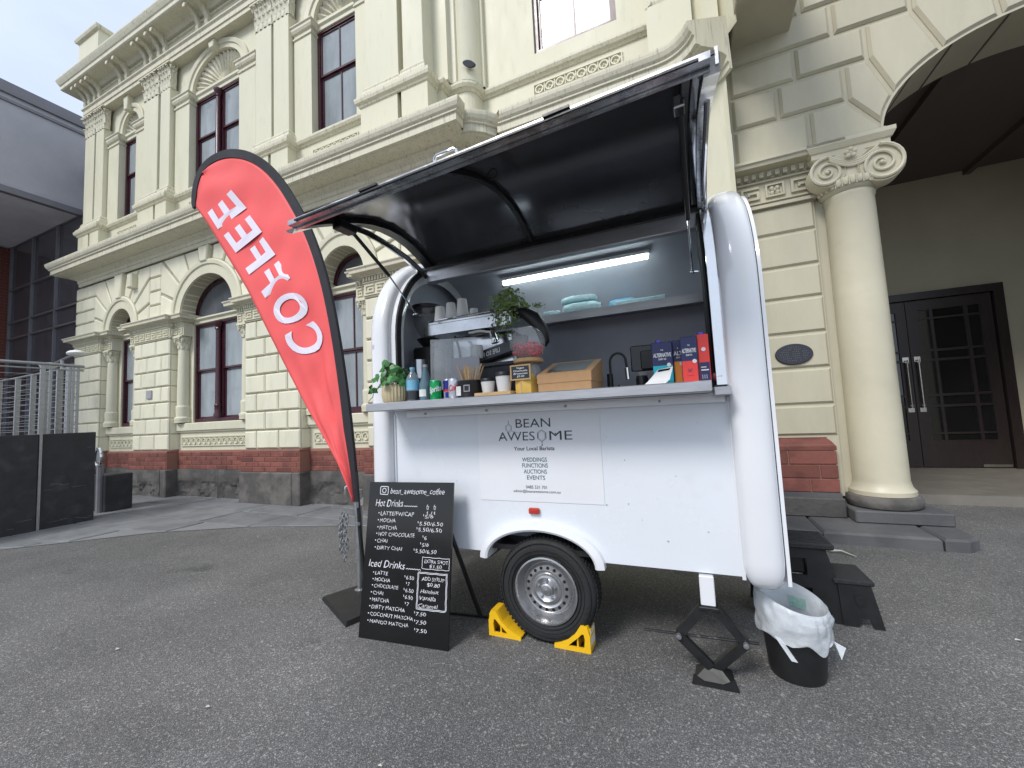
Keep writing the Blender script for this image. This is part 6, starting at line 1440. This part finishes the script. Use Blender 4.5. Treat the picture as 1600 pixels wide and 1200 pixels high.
# ================================================================== MACHINE, GRINDER, SHELF THINGS
EM = thing('espresso_machine', 'polished espresso machine with cup tray on top and dark side panel', 'coffee machine', (-1.38, 2.7, 1.395), 'T')
def ep_(name, mb, m='machine', sm=False, parent=None): return part(name, mb, m, parent or EM, 'T', sm)
ep_('cup_tray', MB().cbox(-1.71, -1.05, 2.44, 2.90, 1.975, 1.995, .004).box(-1.71, -1.05, 2.44, 2.45, 1.90, 1.975), 'machine')
ep_('tray_rail', MB().tube([(-1.71, 2.44, 2.0), (-1.05, 2.44, 2.01)], .006, 6), 'chrome', True)
ep_('back_panel', MB().cbox(-1.62, -1.10, 2.60, 2.88, 1.66, 1.90, .02), 'machine'); ep_('body', MB().cbox(-1.60, -1.08, 2.62, 2.92, 1.42, 1.66, .01), 'darkmet')
ep_('splash_panel', MB().prism([(-1.672, 1.50), (-1.655, 1.50), (-1.645, 1.86), (-1.665, 1.86)], 2.40, 2.88), 'acryl'); ep_('splash_panel', MB().prism([(-1.66, 1.50), (-1.30, 1.50), (-1.30, 1.84), (-1.655, 1.86)], 2.41, 2.415), 'acryl')
ep_('steam_pipe', MB().tube([(-1.52, 2.5, 1.88), (-1.47, 2.46, 1.80), (-1.44, 2.45, 1.65), (-1.43, 2.45, 1.5)], .009, 8), 'chrome', True)
ep_('curved_guard', MB().tube([(-1.40, 2.52, 1.90), (-1.30, 2.50, 1.90), (-1.22, 2.50, 1.88), (-1.20, 2.50, 1.80)], .028, 10), 'chrome', True)
bn = ep_('side_band', MB().add([(-1.40, 2.50, 1.665), (-.98, 2.50, 1.755), (-.98, 2.56, 1.755), (-1.40, 2.56, 1.665), (-1.40, 2.50, 1.735), (-.98, 2.50, 1.83), (-.98, 2.56, 1.83), (-1.40, 2.56, 1.735)], [(0, 1, 5, 4), (1, 2, 6, 5), (2, 3, 7, 6), (3, 0, 4, 7), (4, 5, 6, 7), (0, 3, 2, 1)]), 'darkmet')
mb = MB(); ex = Vector((.42, 0, .09)).normalized(); V, Fq, ww = text_mesh('LIFE SO FULL', .02, 3)
# seen from behind: mirrored
mb.add([Vector((-1.17, 2.4985, 1.735))-ex*(x/ww*.19)+Vector((0, 0, y/.69*.030)) for x, y in V], Fq); part('lettering', mb, 'whitep', bn, 'T', fixn=False)
ep_('milk_jug', MB().lathe([(.04, 1.70), (.045, 1.76), (.04, 1.79)], (-1.33, 2.47), 14), 'whitep', True)
ep_('hose', MB().tube([(-1.06, 2.52, 1.985), (-.98, 2.50, 1.98), (-.90, 2.49, 1.92), (-.855, 2.48, 1.85), (-.835, 2.48, 1.76), (-.85, 2.48, 1.74)], [.03, .042, .05, .042, .030, .024], 12), 'blackp', True)
def stack(u, n, r, label, hh=.014, H_=.102):
    t = thing('cup_stack', label, 'paper cups', (u, 2.53, 1.9955), 'T', 'upturned paper cups stacked on the coffee machine'); z = 1.9955
    for k in range(n): part('paper_cup', MB().lathe([(r, z+k*hh), (r, z+k*hh+.006), (r*.96, z+k*hh+.0065), (r*.74, z+k*hh+H_), (.0005, z+k*hh+H_)], (u, 2.53), 20), 'whitep', t, 'T', True)
stack(-1.66, 3, .044, 'leftmost short stack of upturned white paper cups on the machine'); stack(-1.565, 4, .043, 'second stack of white paper cups on the machine, leaning near the middle'); stack(-1.468, 5, .045, 'tallest stack of white paper cups on the coffee machine'); stack(-1.375, 1, .036, 'single small paper cup at the right end of the cup row', .006, .074)
GR = thing('coffee_grinder', 'black coffee grinder with a smoky bean hopper at the left of the opening', 'coffee grinder', (-1.83, 2.62, 1.395), 'T')
part('hopper', MB().lathe([(.035, 1.90), (.075, 1.97), (.105, 2.03), (.11, 2.15)], (-1.84, 2.62), 24), 'hopper', GR, 'T', True); part('hopper_lid', MB().lathe([(.115, 2.15), (.118, 2.16), (.115, 2.175), (.0005, 2.18)], (-1.84, 2.62), 24), 'blackp', GR, 'T', True)
part('hopper_collar', MB().lathe([(.03, 1.84), (.09, 1.91), (.04, 1.925)], (-1.82, 2.60), 16), 'blackp', GR, 'T', True); part('body', MB().cbox(-1.90, -1.745, 2.50, 2.72, 1.40, 1.84, .015), 'blackp', GR, 'T'); part('motor_housing', MB().tube([(-1.84, 2.50, 1.60), (-1.84, 2.50, 1.74)], .06, 16), 'machine', GR, 'T', True)
HP = thing('trailing_plant', 'trailing green plant spilling from the top of the coffee machine', 'plant', (-1.03, 2.45, 2.0), 'T')
part('pot', MB().lathe([(.04, 1.9955), (.055, 2.05), (.05, 2.05)], (-1.09, 2.55), 14), 'blackp', HP, 'T', True)
foliage(HP, (-1.07, 2.45, 2.03), .135, 330, .030, 'leaf2', 11, (1.1, .7, 1.0), False, 0); foliage(HP, (-1.10, 2.42, 1.92), .12, 210, .026, 'leaf2', 12, (1.0, .5, 1.5), False, .20); foliage(HP, (-.88, 2.46, 1.99), .05, 40, .022, 'leaf2', 13, (1.4, .6, .7), False)
mb = MB(); rnd = random.Random(3)
for k in range(12): x = -1.16+.015*k; mb.tube([(-1.07, 2.47, 2.03), (x, 2.43, 2.0), (x-.02+rnd.uniform(-.02, .02), 2.42, 1.78+rnd.uniform(0, .12))], .0015, 4)
part('stems', mb, 'stem', HP, 'T')
def lumpy(c, sx, sy, sz, seed, n=14, m=8):
    rnd = random.Random(seed); mb = MB(); mb.ball(c, 1, n, m, (sx, sy, sz)); mb.v = [(c[0]+math.copysign(abs((x-c[0])/sx)**.6*sx, x-c[0])+rnd.uniform(-.006, .006), y+rnd.uniform(-.004, .004), c[2]+math.copysign(abs((z-c[2])/sz)**.6*sz, z-c[2])+rnd.uniform(-.004, .004)) for x, y, z in mb.v]; return mb
gshelf = 'plastic packets lying on the trailer shelf'
part('plastic_packet', lumpy((-.77, 3.28, 2.148), .165, .10, .045, 1), 'bagblue', None, 'T', True, label='pale blue packet lying flat, lower one of the two on the shelf', cat='packet', group=gshelf)
part('plastic_packet', lumpy((-.79, 3.29, 2.225), .155, .09, .030, 2), 'bagblue', None, 'T', True, label='pale blue packet on top of the other packet on the shelf', cat='packet', group=gshelf)
part('plastic_packet', lumpy((-1.02, 3.26, 2.128), .08, .07, .026, 3), 'bagblue', None, 'T', True, label='small clear plastic wrap left of the packets on the shelf', cat='packet', group=gshelf)
part('foam_sheet', MB().cbox(-.50, -.115, 3.22, 3.30, 2.101, 2.150, .006), 'bagblue', None, 'T', label='long mottled white foam block on the right half of the shelf', cat='foam block')
part('blue_cloth', lumpy((-.45, 3.36, 2.15), .12, .05, .05, 5), 'blueb', None, 'T', True, label='folded blue cloth behind the foam block on the shelf', cat='cloth')

# small litter on the asphalt and paving
mb = MB(); rnd = random.Random(21)
for (x, y) in [(-5.6, 2.6), (-4.9, 3.2), (-3.4, 1.9), (-2.9, 2.9), (-5.9, 3.9), (-4.2, 4.2), (-7.0, 3.6), (-3.3, 1.3), (-1.2, 1.25), (.9, 2.0), (1.4, 3.1), (2.2, 3.9), (-2.2, 1.2), (.4, 1.5), (2.6, 3.0), (-6.2, 4.5), (-5.2, 4.55)]:
    s_ = rnd.uniform(.008, .02); a = rnd.uniform(0, 6); z = .026 if y > 3.7 and x < 0 else .008
    mb.add([(x+s_*cos(a+t), y+s_*.6*sin(a+t), z+.004*(k % 2)) for k, t in enumerate((0, 1.4, 3.0, 4.5))], [(0, 1, 2, 3)])
lt_ = part('litter', mb, 'scrap', None, 'W', kind='stuff', fixn=False); lt_['label'] = 'scattered pale leaf and paper scraps on the asphalt and paving'; lt_['category'] = 'litter'
